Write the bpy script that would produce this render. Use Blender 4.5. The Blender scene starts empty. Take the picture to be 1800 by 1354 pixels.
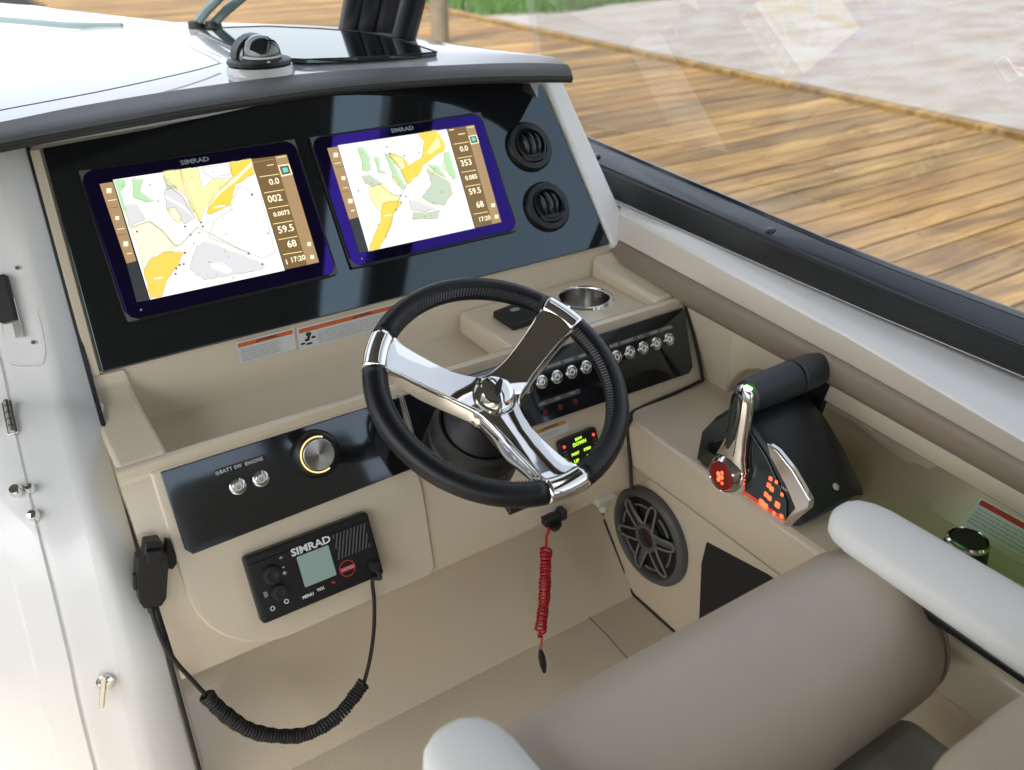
import bpy, bmesh, math, random
from mathutils import Vector as V, Matrix as M, noise as mnoise
random.seed(7)
S = bpy.context.scene
C = S.collection

# ---------------------------------------------------------------- camera
F_PX, CX, CY = 1544.0, 900.0, 677.0
PH, PS = math.radians(29.9), math.radians(33.5)
FW = V((math.sin(PS)*math.cos(PH), math.cos(PS)*math.cos(PH), -math.sin(PH)))
RT = V((math.cos(PS), -math.sin(PS), 0))
DN = FW.cross(RT)
cam = bpy.data.cameras.new('camera'); camo = bpy.data.objects.new('camera', cam); C.objects.link(camo)
cam.sensor_width = 36; cam.lens = F_PX/1800*36; cam.clip_start = .02; cam.clip_end = 900
camo.matrix_world = M((( RT.x, -DN.x, -FW.x, 0), (RT.y, -DN.y, -FW.y, 0), (RT.z, -DN.z, -FW.z, 0), (0, 0, 0, 1)))
cam.dof.use_dof = True; cam.dof.focus_distance = 1.33; cam.dof.aperture_fstop = 4.2
S.camera = camo
# ---------------------------------------------------------------- light
SUN_EL, SUN_AZ = math.radians(56), math.radians(250)     # azimuth: compass bearing from +Y towards +X
w = bpy.data.worlds.new('World'); S.world = w; w.use_nodes = True
nt = w.node_tree; bg = nt.nodes['Background']
sky = nt.nodes.new('ShaderNodeTexSky'); sky.sky_type = 'NISHITA'; sky.sun_disc = False
sky.sun_elevation = SUN_EL; sky.sun_rotation = SUN_AZ; sky.air_density = 1.0; sky.dust_density = 3.0; sky.ozone_density = 1.0
hs = nt.nodes.new('ShaderNodeHueSaturation'); hs.inputs['Saturation'].default_value = .36   # thin overcast: a paler sky
nt.links.new(sky.outputs[0], hs.inputs['Color']); nt.links.new(hs.outputs[0], bg.inputs[0]); bg.inputs[1].default_value = 0.15
sd = V((math.sin(SUN_AZ)*math.cos(SUN_EL), math.cos(SUN_AZ)*math.cos(SUN_EL), math.sin(SUN_EL)))
sl = bpy.data.lights.new('sun', 'SUN'); sl.energy = 1.5; sl.angle = math.radians(14); sl.color = (1, .95, .87)
so = bpy.data.objects.new('sun', sl); C.objects.link(so); so.rotation_euler = sd.to_track_quat('Z', 'Y').to_euler(); so.location = sd*30
S.view_settings.view_transform = 'Standard'; S.view_settings.look = 'None'
S.view_settings.exposure = 1.58; S.view_settings.gamma = 1; S.view_settings.use_curve_mapping = False
S.render.engine = 'CYCLES'; S.cycles.max_bounces = 10; S.cycles.transparent_max_bounces = 12; S.cycles.use_denoising = True

# ---------------------------------------------------------------- geometry helpers
def at(px, py, p, n):
    r = RT*((px-CX)/F_PX) + DN*((py-CY)/F_PX) + FW
    p = V(p); n = V(n)
    return r*(p.dot(n)/r.dot(n))
def atz(px, py, z): return at(px, py, (0, 0, z), (0, 0, 1))
def aty(px, py, y): return at(px, py, (0, y, 0), (0, 1, 0))
def atx(px, py, x): return at(px, py, (x, 0, 0), (1, 0, 0))

class Fr:                                   # a flat frame: origin, u, v, normal
    def __init__(s, o, u, v):
        s.o = V(o); s.u = V(u).normalized(); s.v = V(v).normalized(); s.n = s.u.cross(s.v).normalized()
    def p(s, u, v, w=0): return s.o + s.u*u + s.v*v + s.n*w
    def uv(s, px, py):
        q = at(px, py, s.o, s.n) - s.o
        return (q.dot(s.u), q.dot(s.v))
    def mat(s, u=0, v=0, w=0):
        o = s.p(u, v, w)
        return M(((s.u.x, s.v.x, s.n.x, o.x), (s.u.y, s.v.y, s.n.y, o.y), (s.u.z, s.v.z, s.n.z, o.z), (0, 0, 0, 1)))

def link(o, parent=None):
    C.objects.link(o)
    if parent is not None:
        o.parent = parent
        root = parent; 
        o.matrix_parent_inverse = WM[parent.name].inverted()
    WM[o.name] = o.matrix_basis.copy() if parent is None else o.matrix_basis.copy()
    return o
WM = {}
def thing(name, label, cat, loc=(0, 0, 0), group=None, kind=None):
    o = bpy.data.objects.new(name, None); o.location = loc; o.empty_display_size = .05
    C.objects.link(o); WM[o.name] = M.Translation(V(loc))
    tag(o, label, cat, group, kind); return o
def tag(o, label, cat, group=None, kind=None):
    if label: o['label'] = label
    if cat: o['category'] = cat
    if group: o['group'] = group
    if kind: o['kind'] = kind
    return o
def mesh(name, vs, fs, mat, parent=None, smooth=True, bevel=0, seg=2, sub=0, auto=40, kind=None, solid=0):
    me = bpy.data.meshes.new(name); me.from_pydata([tuple(v) for v in vs], [], [tuple(f) for f in fs])
    bm = bmesh.new(); bm.from_mesh(me)
    if bevel or sub == 0: bmesh.ops.recalc_face_normals(bm, faces=bm.faces)
    bm.to_mesh(me); bm.free()
    me.materials.append(mat)
    for p in me.polygons: p.use_smooth = smooth
    o = bpy.data.objects.new(name, me); link(o, parent)
    if kind: o['kind'] = kind
    if solid:
        m = o.modifiers.new('solid', 'SOLIDIFY'); m.thickness = solid; m.offset = -1
    if bevel:
        m = o.modifiers.new('bevel', 'BEVEL'); m.width = bevel; m.segments = seg; m.limit_method = 'ANGLE'; m.angle_limit = math.radians(28)
        m.harden_normals = False
    if sub:
        m = o.modifiers.new('sub', 'SUBSURF'); m.levels = sub; m.render_levels = sub
    if smooth:
        try: me.set_sharp_from_angle(angle=math.radians(auto))
        except Exception: pass
    return o
def boxv(c, ax, ay, az, sx, sy, sz):
    c = V(c); ax = V(ax)*sx/2; ay = V(ay)*sy/2; az = V(az)*sz/2
    vs = [c+ax*i+ay*j+az*k for k in (-1, 1) for j in (-1, 1) for i in (-1, 1)]
    fs = [(0, 2, 3, 1), (4, 5, 7, 6), (0, 1, 5, 4), (2, 6, 7, 3), (0, 4, 6, 2), (1, 3, 7, 5)]
    return vs, fs
X_, Y_, Z_ = V((1, 0, 0)), V((0, 1, 0)), V((0, 0, 1))
def box(name, c, s, mat, parent=None, bevel=.002, seg=2, ax=(X_, Y_, Z_), **k):
    vs, fs = boxv(c, *ax, *s); return mesh(name, vs, fs, mat, parent, bevel=bevel, seg=seg, **k)
def fbox(name, fr, u0, u1, v0, v1, w0, w1, mat, parent=None, bevel=.001, **k):
    c = fr.p((u0+u1)/2, (v0+v1)/2, (w0+w1)/2)
    return box(name, c, (abs(u1-u0), abs(v1-v0), abs(w1-w0)), mat, parent, bevel=bevel, ax=(fr.u, fr.v, fr.n), **k)
def prism(name, fr, poly, w0, w1, mat, parent=None, bevel=0, **k):
    n = len(poly); vs = [fr.p(u, v, w0) for u, v in poly] + [fr.p(u, v, w1) for u, v in poly]
    fs = [tuple(range(n)), tuple(range(2*n-1, n-1, -1))] + [(i, (i+1) % n, n+(i+1) % n, n+i) for i in range(n)]
    return mesh(name, vs, fs, mat, parent, bevel=bevel, **k)
def rrect(u0, u1, v0, v1, r, n=5):
    out = []
    if not isinstance(r, (list, tuple)): r = [r]*4
    for (cx, cy, a0, rr) in ((u1-r[0], v1-r[0], 0, r[0]), (u0+r[1], v1-r[1], 90, r[1]), (u0+r[2], v0+r[2], 180, r[2]), (u1-r[3], v0+r[3], 270, r[3])):
        for i in range(n+1):
            a = math.radians(a0+90*i/n); out.append((cx+rr*math.cos(a), cy+rr*math.sin(a)))
    return out
def ell(cx, cy, a, b, n=24): return [(cx+a*math.cos(2*math.pi*i/n), cy+b*math.sin(2*math.pi*i/n)) for i in range(n)]
def lathe(name, fr, cu, cv, prof, mat, parent=None, n=32, sx=1, sy=1, cap0=True, **k):
    """prof: list of (radius, w)."""
    vs = []; fs = []
    for r, wv in prof:
        for i in range(n):
            a = 2*math.pi*i/n; vs.append(fr.p(cu+r*sx*math.cos(a), cv+r*sy*math.sin(a), wv))
    for j in range(len(prof)-1):
        for i in range(n):
            a, b = j*n+i, j*n+(i+1) % n; fs.append((a, b, b+n, a+n))
    if prof[0][0] > 1e-6 and cap0: fs.append(tuple(range(n-1, -1, -1)))
    if prof[-1][0] > 1e-6: fs.append(tuple(range((len(prof)-1)*n, len(prof)*n)))
    return mesh(name, vs, fs, mat, parent, **k)
def ring(name, fr, cu, cv, prof, mat, parent=None, n=32, **k):
    """closed ring cross-section prof (r,w) swept round."""
    vs = []; fs = []; m = len(prof)
    for r, wv in prof:
        for i in range(n):
            a = 2*math.pi*i/n; vs.append(fr.p(cu+r*math.cos(a), cv+r*math.sin(a), wv))
    for j in range(m):
        for i in range(n):
            a, b = j*n+i, j*n+(i+1) % n; c, d = ((j+1) % m)*n+i, ((j+1) % m)*n+(i+1) % n
            fs.append((a, b, d, c))
    return mesh(name, vs, fs, mat, parent, **k)
def smoothpath(pts, n=8, closed=False):
    pts = [V(p) for p in pts]; out = []
    L = len(pts); rng = range(L if closed else L-1)
    for i in rng:
        if closed: p0, p1, p2, p3 = pts[(i-1) % L], pts[i], pts[(i+1) % L], pts[(i+2) % L]
        else: p0, p1, p2, p3 = pts[max(i-1, 0)], pts[i], pts[i+1], pts[min(i+2, L-1)]
        for j in range(n):
            t = j/n; t2 = t*t; t3 = t2*t
            out.append(.5*((2*p1)+(-p0+p2)*t+(2*p0-5*p1+4*p2-p3)*t2+(-p0+3*p1-3*p2+p3)*t3))
    if not closed: out.append(pts[-1])
    return out
def tubev(path, r, n=8, up=None, closed=False, ell_=None):
    path = [V(p) for p in path]; vs = []; fs = []; L = len(path)
    prev = None
    for i, p in enumerate(path):
        if closed: t = (path[(i+1) % L]-path[i-1]).normalized()
        else: t = (path[min(i+1, L-1)]-path[max(i-1, 0)]).normalized()
        if prev is None:
            a = V(up) if up else (Z_ if abs(t.z) < .9 else X_)
        else: a = prev
        b = (a - t*a.dot(t)).normalized(); prev = b; c = t.cross(b)
        rr = r[i] if isinstance(r, (list, tuple)) else r
        for k in range(n):
            th = 2*math.pi*k/n; e = ell_ or (1, 1)
            vs.append(p+b*math.cos(th)*rr*e[0]+c*math.sin(th)*rr*e[1])
    for i in range(L if closed else L-1):
        for k in range(n):
            a, b = i*n+k, i*n+(k+1) % n; j = (i+1) % L
            fs.append((a, b, j*n+(k+1) % n, j*n+k))
    if not closed: fs += [tuple(range(n-1, -1, -1)), tuple(range((L-1)*n, L*n))]
    return vs, fs
def tube(name, path, r, mat, parent=None, n=8, up=None, closed=False, ell_=None, **k):
    vs, fs = tubev(path, r, n, up, closed, ell_); return mesh(name, vs, fs, mat, parent, **k)
def loft(name, rows, mat, parent=None, closed=False, caps=False, **k):
    m = len(rows[0]); vs = [p for r in rows for p in r]; fs = []
    for i in range(len(rows)-1):
        for j in range(m if closed else m-1):
            fs.append((i*m+j, i*m+(j+1) % m, (i+1)*m+(j+1) % m, (i+1)*m+j))
    if caps: fs += [tuple(range(m-1, -1, -1)), tuple(range((len(rows)-1)*m, len(rows)*m))]
    return mesh(name, vs, fs, mat, parent, **k)
def extr(name, prof, x0, x1, mat, parent=None, bevel=0, caps=True, **k):
    """prof: (y,z) polygon pushed along X."""
    return loft(name, [[V((x0, y, z)) for y, z in prof], [V((x1, y, z)) for y, z in prof]], mat, parent, closed=True, caps=caps, bevel=bevel, **k)
def text(name, s, size, fr, u, v, w, mat, parent, align='CENTER', sx=1, bold=0, extr_=0):
    cu = bpy.data.curves.new(name, 'FONT'); cu.body = s; cu.size = size; cu.align_x = align; cu.align_y = 'CENTER'; cu.offset = bold; cu.resolution_u = 2
    if extr_: cu.extrude = extr_
    tmp = bpy.data.objects.new('tmp', cu); C.objects.link(tmp)
    me = bpy.data.meshes.new_from_object(tmp.evaluated_get(bpy.context.evaluated_depsgraph_get()))
    bpy.data.objects.remove(tmp); bpy.data.curves.remove(cu)
    me.materials.clear(); me.materials.append(mat)
    mt = fr.mat(u, v, w)
    for q in me.vertices: q.co = mt @ V((q.co.x*sx, q.co.y, q.co.z))
    o = bpy.data.objects.new(name, me); link(o, parent); return o
def dup(o, mt, parent=None):
    """copy of a part (sharing its mesh) moved by matrix mt, with its sub-parts."""
    c = o.copy(); C.objects.link(c); c.parent = parent if parent is not None else o.parent
    c.matrix_parent_inverse = WM[c.parent.name].inverted(); c.matrix_basis = mt @ WM[o.name]; WM[c.name] = mt @ WM[o.name]
    for ch in [q for q in o.children]:
        d = ch.copy(); C.objects.link(d); d.parent = c; d.matrix_parent_inverse = WM[c.name].inverted()
        d.matrix_basis = mt @ WM[ch.name]; WM[d.name] = mt @ WM[ch.name]
    return c

# ---------------------------------------------------------------- materials
def mat(name, col, rough=.5, metal=0, spec=.5, coat=0, bump=0, bscale=200, var=0, vscale=8, emit=0, tint=None, ecol=None, ior=1.5, rvar=0, coatr=.05):
    m = bpy.data.materials.new(name); m.use_nodes = True; t = m.node_tree; b = t.nodes['Principled BSDF']
    b.inputs['Base Color'].default_value = (*col, 1); b.inputs['Roughness'].default_value = rough; b.inputs['Metallic'].default_value = metal
    b.inputs['Specular IOR Level'].default_value = spec; b.inputs['Coat Weight'].default_value = coat; b.inputs['Coat Roughness'].default_value = coatr
    b.inputs['IOR'].default_value = ior
    if tint: b.inputs['Specular Tint'].default_value = (*tint, 1)
    if emit:
        b.inputs['Emission Color'].default_value = (*(ecol or col), 1); b.inputs['Emission Strength'].default_value = emit
    if bump or var or rvar:
        tc = t.nodes.new('ShaderNodeTexCoord'); geo = t.nodes.new('ShaderNodeNewGeometry')
    if var:
        n = t.nodes.new('ShaderNodeTexNoise'); n.inputs['Scale'].default_value = vscale; n.inputs['Detail'].default_value = 6
        t.links.new(geo.outputs['Position'], n.inputs['Vector'])
        mx = t.nodes.new('ShaderNodeMix'); mx.data_type = 'RGBA'; mx.inputs[6].default_value = (*[c*(1-var) for c in col], 1); mx.inputs[7].default_value = (*[min(1, c*(1+var)) for c in col], 1)
        t.links.new(n.outputs[0], mx.inputs[0]); t.links.new(mx.outputs[2], b.inputs['Base Color'])
    if bump:
        n2 = t.nodes.new('ShaderNodeTexNoise'); n2.inputs['Scale'].default_value = bscale; n2.inputs['Detail'].default_value = 3
        t.links.new(geo.outputs['Position'], n2.inputs['Vector'])
        bp = t.nodes.new('ShaderNodeBump'); bp.inputs['Strength'].default_value = bump; bp.inputs['Distance'].default_value = .001
        t.links.new(n2.outputs[0], bp.inputs['Height']); t.links.new(bp.outputs[0], b.inputs['Normal'])
    if rvar:
        n3 = t.nodes.new('ShaderNodeTexNoise'); n3.inputs['Scale'].default_value = 14; n3.inputs['Detail'].default_value = 8
        t.links.new(geo.outputs['Position'], n3.inputs['Vector'])
        mr = t.nodes.new('ShaderNodeMapRange'); mr.inputs[1].default_value = .3; mr.inputs[2].default_value = .75; mr.inputs[3].default_value = rough; mr.inputs[4].default_value = rough+rvar
        t.links.new(n3.outputs[0], mr.inputs[0]); t.links.new(mr.outputs[0], b.inputs['Roughness'])
    return m
GEL = mat('beige_gelcoat', (.68, .588, .440), .25, coat=.6, bump=.10, bscale=420, var=.03, vscale=5, coatr=.08)
CREAM = mat('cream_gelcoat', (.74, .67, .57), .3, coat=.3)
WHITE = mat('white_gelcoat', (.82, .82, .80), .28, coat=.4, var=.02, vscale=3, coatr=.06)
WTOP = mat('white_gloss_deck', (.62, .62, .61), .12, coat=.8, var=.02, vscale=3, coatr=.02)
GREYW = mat('shaded_white_and_seams', (.72, .725, .70), .4, bump=.1, bscale=500)  # greyer than the white gelcoat: shade on the port strip is painted in
BLKG = mat('gloss_black_acrylic', (.008, .008, .009), .035, spec=.5, rvar=.03, ior=1.95, tint=(.66, .88, 1.0))
def speckle(m, scale=330, thr=.7, col=(.16, .16, .17)):
    t = m.node_tree; b = t.nodes['Principled BSDF']; g = t.nodes.new('ShaderNodeNewGeometry')
    v = t.nodes.new('ShaderNodeTexVoronoi'); v.inputs['Scale'].default_value = scale; t.links.new(g.outputs['Position'], v.inputs['Vector'])
    c = t.nodes.new('ShaderNodeMath'); c.operation = 'LESS_THAN'; c.inputs[1].default_value = .17; t.links.new(v.outputs['Distance'], c.inputs[0])
    s = t.nodes.new('ShaderNodeSeparateColor'); t.links.new(v.outputs['Color'], s.inputs[0])
    d = t.nodes.new('ShaderNodeMath'); d.operation = 'GREATER_THAN'; d.inputs[1].default_value = thr; t.links.new(s.outputs[0], d.inputs[0])
    e = t.nodes.new('ShaderNodeMath'); e.operation = 'MULTIPLY'; t.links.new(c.outputs[0], e.inputs[0]); t.links.new(d.outputs[0], e.inputs[1])
    mr = t.nodes.new('ShaderNodeMapRange'); mr.inputs[3].default_value = .5; mr.inputs[4].default_value = .05
    t.links.new(e.outputs[0], mr.inputs[0]); t.links.new(mr.outputs[0], b.inputs['Specular IOR Level'])
SWG = mat('dusty_black_switch_gloss', (.010, .010, .011), .045, spec=.5, rvar=.05, ior=1.8, tint=(.75, .88, 1.0)); speckle(SWG, 260, .78)
BLKS = mat('black_satin_plastic', (.009, .0095, .010), .40, spec=.4, bump=.15, bscale=900)
BLKM = mat('black_matte', (.012, .012, .013), .65)
BEZ = mat('coated_display_bezel', (.006, .005, .012), .03, spec=1.0, tint=(.16, .07, 1.0), ior=1.8)
BROW = mat('charcoal_vinyl', (.12, .124, .124), .45, bump=.6, bscale=900, var=.1, vscale=30)
BROWD = mat('dark_vinyl_edge', (.035, .033, .032), .5, bump=.5, bscale=900)
LEATH = mat('black_leather', (.006, .0065, .008), .33, bump=.45, bscale=700, spec=.42)
STIT = mat('black_thread', (.035, .035, .037), .3)
CHR = mat('polished_stainless', (.78, .78, .77), .045, metal=1)
CHR2 = mat('brushed_stainless', (.62, .61, .59), .2, metal=1)
RUB = mat('black_rubber', (.01, .01, .01), .6)
TAUPE = mat('taupe_vinyl', (.28, .222, .165), .48, bump=.35, bscale=700, var=.04, vscale=20)
SEATV = mat('grey_taupe_vinyl', (.50, .43, .335), .42, bump=.5, bscale=420, var=.03, vscale=20)
SEATG = mat('slate_seat_vinyl', (.30, .295, .265), .5, bump=.4, bscale=800)
TANV = mat('tan_vinyl', (.42, .35, .245), .5, bump=.4, bscale=800, var=.04, vscale=20)
ARMW = mat('white_vinyl', (.84, .83, .785), .5, bump=.25, bscale=800)
ALU = mat('sky_tinted_black_frame', (.016, .024, .036), .24, bump=.1, bscale=600, coat=.6)  # bluish reflection on the frame top is put into the base colour
FRB = mat('black_frame_rubber', (.013, .0145, .0145), .42, bump=.2, bscale=900)
GREY = mat('speaker_grey', (.10, .10, .10), .45)
LGREY = mat('speaker_light_rib', (.22, .22, .21), .4)
LCD = mat('grey_green_lcd', (.20, .28, .26), .12, emit=.05, ecol=(.5, .7, .62))
RED = mat('red_cord', (.42, .006, .012), .35)
REDP = mat('red_print', (.5, .04, .03), .5)
ORG = mat('orange_print', (.62, .13, .03), .5)
AMB = mat('amber_print', (.62, .30, .03), .5)
PAPER = mat('label_paper', (.66, .68, .66), .4)
INK = mat('label_ink', (.03, .03, .03), .5)
INKG = mat('label_ink_grey', (.14, .15, .15), .5)
WINK = mat('white_print', (.75, .78, .78), .45)
GINK = mat('grey_print', (.26, .32, .34), .4)
def em(name, col, s):
    s *= (.49 if name.startswith('screen') else .5)
    return mat(name, (0.01, 0.01, 0.01), .3, emit=s, ecol=col, spec=.3)
E_WHITE = em('screen_white', (.97, .98, .96), .80); E_GREY = em('screen_grey', (.76, .76, .78), .76); E_GREY2 = em('screen_pale_grey', (.86, .86, .89), .80)
E_YEL = em('screen_yellow', (1, .74, .10), .74); E_LYEL = em('screen_light_yellow', (1, .86, .42), .82); E_ORG = em('screen_orange', (1, .66, .12), .80)
E_CREAM = em('screen_cream', (1, .93, .66), .82)
E_GRN = em('screen_green', (.55, .85, .50), .72); E_GG = em('screen_grey_green', (.62, .72, .58), .72)
E_BRN = em('screen_brown', (.22, .135, .05), .72); E_LBRN = em('screen_light_brown', (.46, .30, .15), .72); E_TXT = em('screen_text', (1, .93, .66), .95)
E_BLU = em('screen_cyan', (.1, .75, .75), .8); E_DK = em('screen_dark_line', (.12, .12, .10), .5); E_OLV = em('screen_olive_line', (.55, .5, .2), .6)
E_SND = em('screen_sounding_grey', (.30, .32, .34), .5); E_SLATE = em('screen_off_slate', (.06, .065, .07), .5)
E_GLOW = em('green_led', (.18, 1, .12), 6); E_LIME = em('lime_led', (.55, .9, .06), 1.0); E_RED = em('red_led', (1, .045, .02), 1.6); E_RED2 = em('red_lamp_face', (.5, .01, .008), .16)
E_ORR = em('orange_red_symbol', (1, .10, .035), 2.2)
E_GOLD = em('gold_ring_light', (1, .68, .28), 1.0); E_BTN = em('button_ring_light', (.7, .85, .85), .35)
GRIP = mat('blue_black_grip', (.020, .026, .034), .42, bump=.3, bscale=900)
DOME = mat('throttle_housing', (.014, .017, .024), .38, bump=.25, bscale=1200)
CLEARCAP = mat('compass_dome_glass', (.01, .012, .015), .02, spec=.8, coat=1, coatr=.01)
HT = mat('hardtop_underside', (.11, .105, .09), .5)
PILL = mat('hardtop_frame_black', (.015, .016, .018), .35)

def glass_mat():
    m = bpy.data.materials.new('window_glass'); m.use_nodes = True; t = m.node_tree; t.nodes.remove(t.nodes['Principled BSDF'])
    tr = t.nodes.new('ShaderNodeBsdfTransparent'); tr.inputs[0].default_value = (.965, .975, .97, 1)
    gl = t.nodes.new('ShaderNodeBsdfGlossy'); gl.inputs['Roughness'].default_value = 0.0
    fr = t.nodes.new('ShaderNodeFresnel'); fr.inputs[0].default_value = 1.52
    mx = t.nodes.new('ShaderNodeMixShader'); g = t.nodes.new('ShaderNodeNewGeometry'); iv = t.nodes.new('ShaderNodeMath'); iv.operation = 'SUBTRACT'; iv.inputs[0].default_value = 1.0
    t.links.new(g.outputs['Backfacing'], iv.inputs[1]); ml = t.nodes.new('ShaderNodeMath'); ml.operation = 'MULTIPLY'; t.links.new(fr.outputs[0], ml.inputs[0]); t.links.new(iv.outputs[0], ml.inputs[1])
    m2 = t.nodes.new('ShaderNodeMath'); m2.operation = 'MULTIPLY'; m2.inputs[1].default_value = 3.1; m2.use_clamp = True; t.links.new(ml.outputs[0], m2.inputs[0])   # both faces of the pane mirror
    t.links.new(m2.outputs[0], mx.inputs[0]); t.links.new(tr.outputs[0], mx.inputs[1]); t.links.new(gl.outputs[0], mx.inputs[2])
    t.links.new(mx.outputs[0], t.nodes['Material Output'].inputs[0]); return m
GLASS = glass_mat()

# ================================================================ THE SETTING: water, dock, quay
def plank_mat():
    m = bpy.data.materials.new('treated_pine'); m.use_nodes = True; t = m.node_tree; b = t.nodes['Principled BSDF']; L = t.links.new; N = t.nodes.new
    tc = N('ShaderNodeTexCoord'); oi = N('ShaderNodeObjectInfo')
    mul = N('ShaderNodeVectorMath'); mul.operation = 'SCALE'; mul.inputs[3].default_value = 37.0
    cmb = N('ShaderNodeCombineXYZ'); L(oi.outputs['Random'], cmb.inputs[0]); L(oi.outputs['Random'], cmb.inputs[1]); L(oi.outputs['Random'], cmb.inputs[2]); L(cmb.outputs[0], mul.inputs[0])
    add = N('ShaderNodeVectorMath'); L(tc.outputs['Object'], add.inputs[0]); L(mul.outputs[0], add.inputs[1])
    # warp
    wn = N('ShaderNodeTexNoise'); wn.inputs['Scale'].default_value = 2.2; wn.inputs['Detail'].default_value = 2; L(add.outputs[0], wn.inputs['Vector'])
    wsc = N('ShaderNodeVectorMath'); wsc.operation = 'SCALE'; wsc.inputs[3].default_value = .10; L(wn.outputs['Color'], wsc.inputs[0])
    ad2 = N('ShaderNodeVectorMath'); L(add.outputs[0], ad2.inputs[0]); L(wsc.outputs[0], ad2.inputs[1])
    mp = N('ShaderNodeMapping'); mp.inputs['Scale'].default_value = (.75, 15, 6); L(ad2.outputs[0], mp.inputs[0])
    g1 = N('ShaderNodeTexNoise'); g1.inputs['Scale'].default_value = 1.6; g1.inputs['Detail'].default_value = 7; g1.inputs['Roughness'].default_value = .62; L(mp.outputs[0], g1.inputs['Vector'])
    mp2 = N('ShaderNodeMapping'); mp2.inputs['Scale'].default_value = (1.6, 5, 3); L(ad2.outputs[0], mp2.inputs[0])
    g2 = N('ShaderNodeTexNoise'); g2.inputs['Scale'].default_value = 1.1; g2.inputs['Detail'].default_value = 4; L(mp2.outputs[0], g2.inputs['Vector'])
    r1 = N('ShaderNodeValToRGB'); e = r1.color_ramp.elements
    e[0].position = .25; e[0].color = (.075, .047, .021, 1); e[1].position = .75; e[1].color = (.29, .215, .095, 1)
    k = e.new(.43); k.color = (.150, .092, .030, 1); k = e.new(.57); k.color = (.225, .152, .055, 1)
    L(g1.outputs[0], r1.inputs[0])
    r2 = N('ShaderNodeValToRGB'); e = r2.color_ramp.elements; e[0].position = .3; e[0].color = (.62, .57, .52, 1); e[1].position = .62; e[1].color = (1.12, 1.12, 1.08, 1); L(g2.outputs[0], r2.inputs[0])
    mx = N('ShaderNodeMix'); mx.data_type = 'RGBA'; mx.blend_type = 'MULTIPLY'; mx.inputs[0].default_value = 1; L(r1.outputs[0], mx.inputs[6]); L(r2.outputs[0], mx.inputs[7])
    r3 = N('ShaderNodeValToRGB'); e = r3.color_ramp.elements; e[0].position = 0; e[0].color = (.72, .66, .58, 1); e[1].position = 1; e[1].color = (1.12, 1.06, .84, 1)
    k = e.new(.3); k.color = (1.3, 1.2, 1.05, 1); k = e.new(.5); k.color = (.95, .80, .58, 1); k = e.new(.72); k.color = (1.18, 1.02, .90, 1); k = e.new(.86); k.color = (.70, .64, .58, 1)
    L(oi.outputs['Random'], r3.inputs[0])
    mx2 = N('ShaderNodeMix'); mx2.data_type = 'RGBA'; mx2.blend_type = 'MULTIPLY'; mx2.inputs[0].default_value = 1; L(mx.outputs[2], mx2.inputs[6]); L(r3.outputs[0], mx2.inputs[7])
    # knots
    mp3 = N('ShaderNodeMapping'); mp3.inputs['Scale'].default_value = (1.5, 5.5, 1); L(ad2.outputs[0], mp3.inputs[0])
    vo = N('ShaderNodeTexVoronoi'); vo.inputs['Scale'].default_value = 1.3; L(mp3.outputs[0], vo.inputs['Vector'])
    kr = N('ShaderNodeMapRange'); kr.inputs[1].default_value = .03; kr.inputs[2].default_value = .13; kr.inputs[3].default_value = .9; kr.inputs[4].default_value = 0; L(vo.outputs['Distance'], kr.inputs[0])
    mx3 = N('ShaderNodeMix'); mx3.data_type = 'RGBA'; mx3.inputs[7].default_value = (.10, .045, .018, 1); L(kr.outputs[0], mx3.inputs[0]); L(mx2.outputs[2], mx3.inputs[6])
    L(mx3.outputs[2], b.inputs['Base Color']); b.inputs['Roughness'].default_value = .62
    bp = N('ShaderNodeBump'); bp.inputs['Strength'].default_value = .35; bp.inputs['Distance'].default_value = .004; L(g1.outputs[0], bp.inputs['Height']); L(bp.outputs[0], b.inputs['Normal'])
    return m
PLANK = plank_mat(); GREY_S = mat('weathered_screw', (.05, .045, .04), .6)
def quay_mat():
    m = bpy.data.materials.new('pale_quay'); m.use_nodes = True; t = m.node_tree; b = t.nodes['Principled BSDF']; L = t.links.new; N = t.nodes.new
    g = N('ShaderNodeNewGeometry'); mp = N('ShaderNodeMapping'); mp.inputs['Scale'].default_value = (1.1, 2.2, 1); L(g.outputs['Position'], mp.inputs[0])
    a = N('ShaderNodeTexNoise'); a.inputs['Scale'].default_value = 1.6; a.inputs['Detail'].default_value = 7; a.inputs['Roughness'].default_value = .65; L(mp.outputs[0], a.inputs['Vector'])
    r = N('ShaderNodeValToRGB'); e = r.color_ramp.elements; e[0].position = .30; e[0].color = (.185, .15, .125, 1); e[1].position = .62; e[1].color = (.25, .242, .23, 1)
    k = e.new(.46); k.color = (.222, .195, .172, 1); L(a.outputs[0], r.inputs[0]); L(r.outputs[0], b.inputs['Base Color']); b.inputs['Roughness'].default_value = .85
    bp = N('ShaderNodeBump'); bp.inputs['Strength'].default_value = .4; bp.inputs['Distance'].default_value = .01; L(a.outputs[0], bp.inputs['Height']); L(bp.outputs[0], b.inputs['Normal'])
    return m
QUAY = quay_mat()
WATER = mat('harbour_water', (.02, .045, .05), .08, bump=.8, bscale=3)
GROUND = mat('far_ground', (.10, .10, .06), .9, var=.3, vscale=.4)
GRASS = mat('grass_blades', (.07, .15, .03), .6, var=.5, vscale=3)
PILE = mat('weathered_piling', (.16, .13, .09), .8, bump=.6, bscale=60, var=.3, vscale=12)
DZ = -1.15
def sheet(name, x0, x1, y0, y1, z, m, thick=.3, label=None, kind='structure'):
    o = box(name, ((x0+x1)/2, (y0+y1)/2, z-thick/2), (x1-x0, y1-y0, thick), m, bevel=0); o['kind'] = kind
    if label: o['label'] = label
    return o
sheet('water', -120, 1.42, -120, 120, -2.15, WATER, .2, 'dark harbour water under the boat and the dock')
DX0, DX1 = 1.45, 4.66
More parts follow.
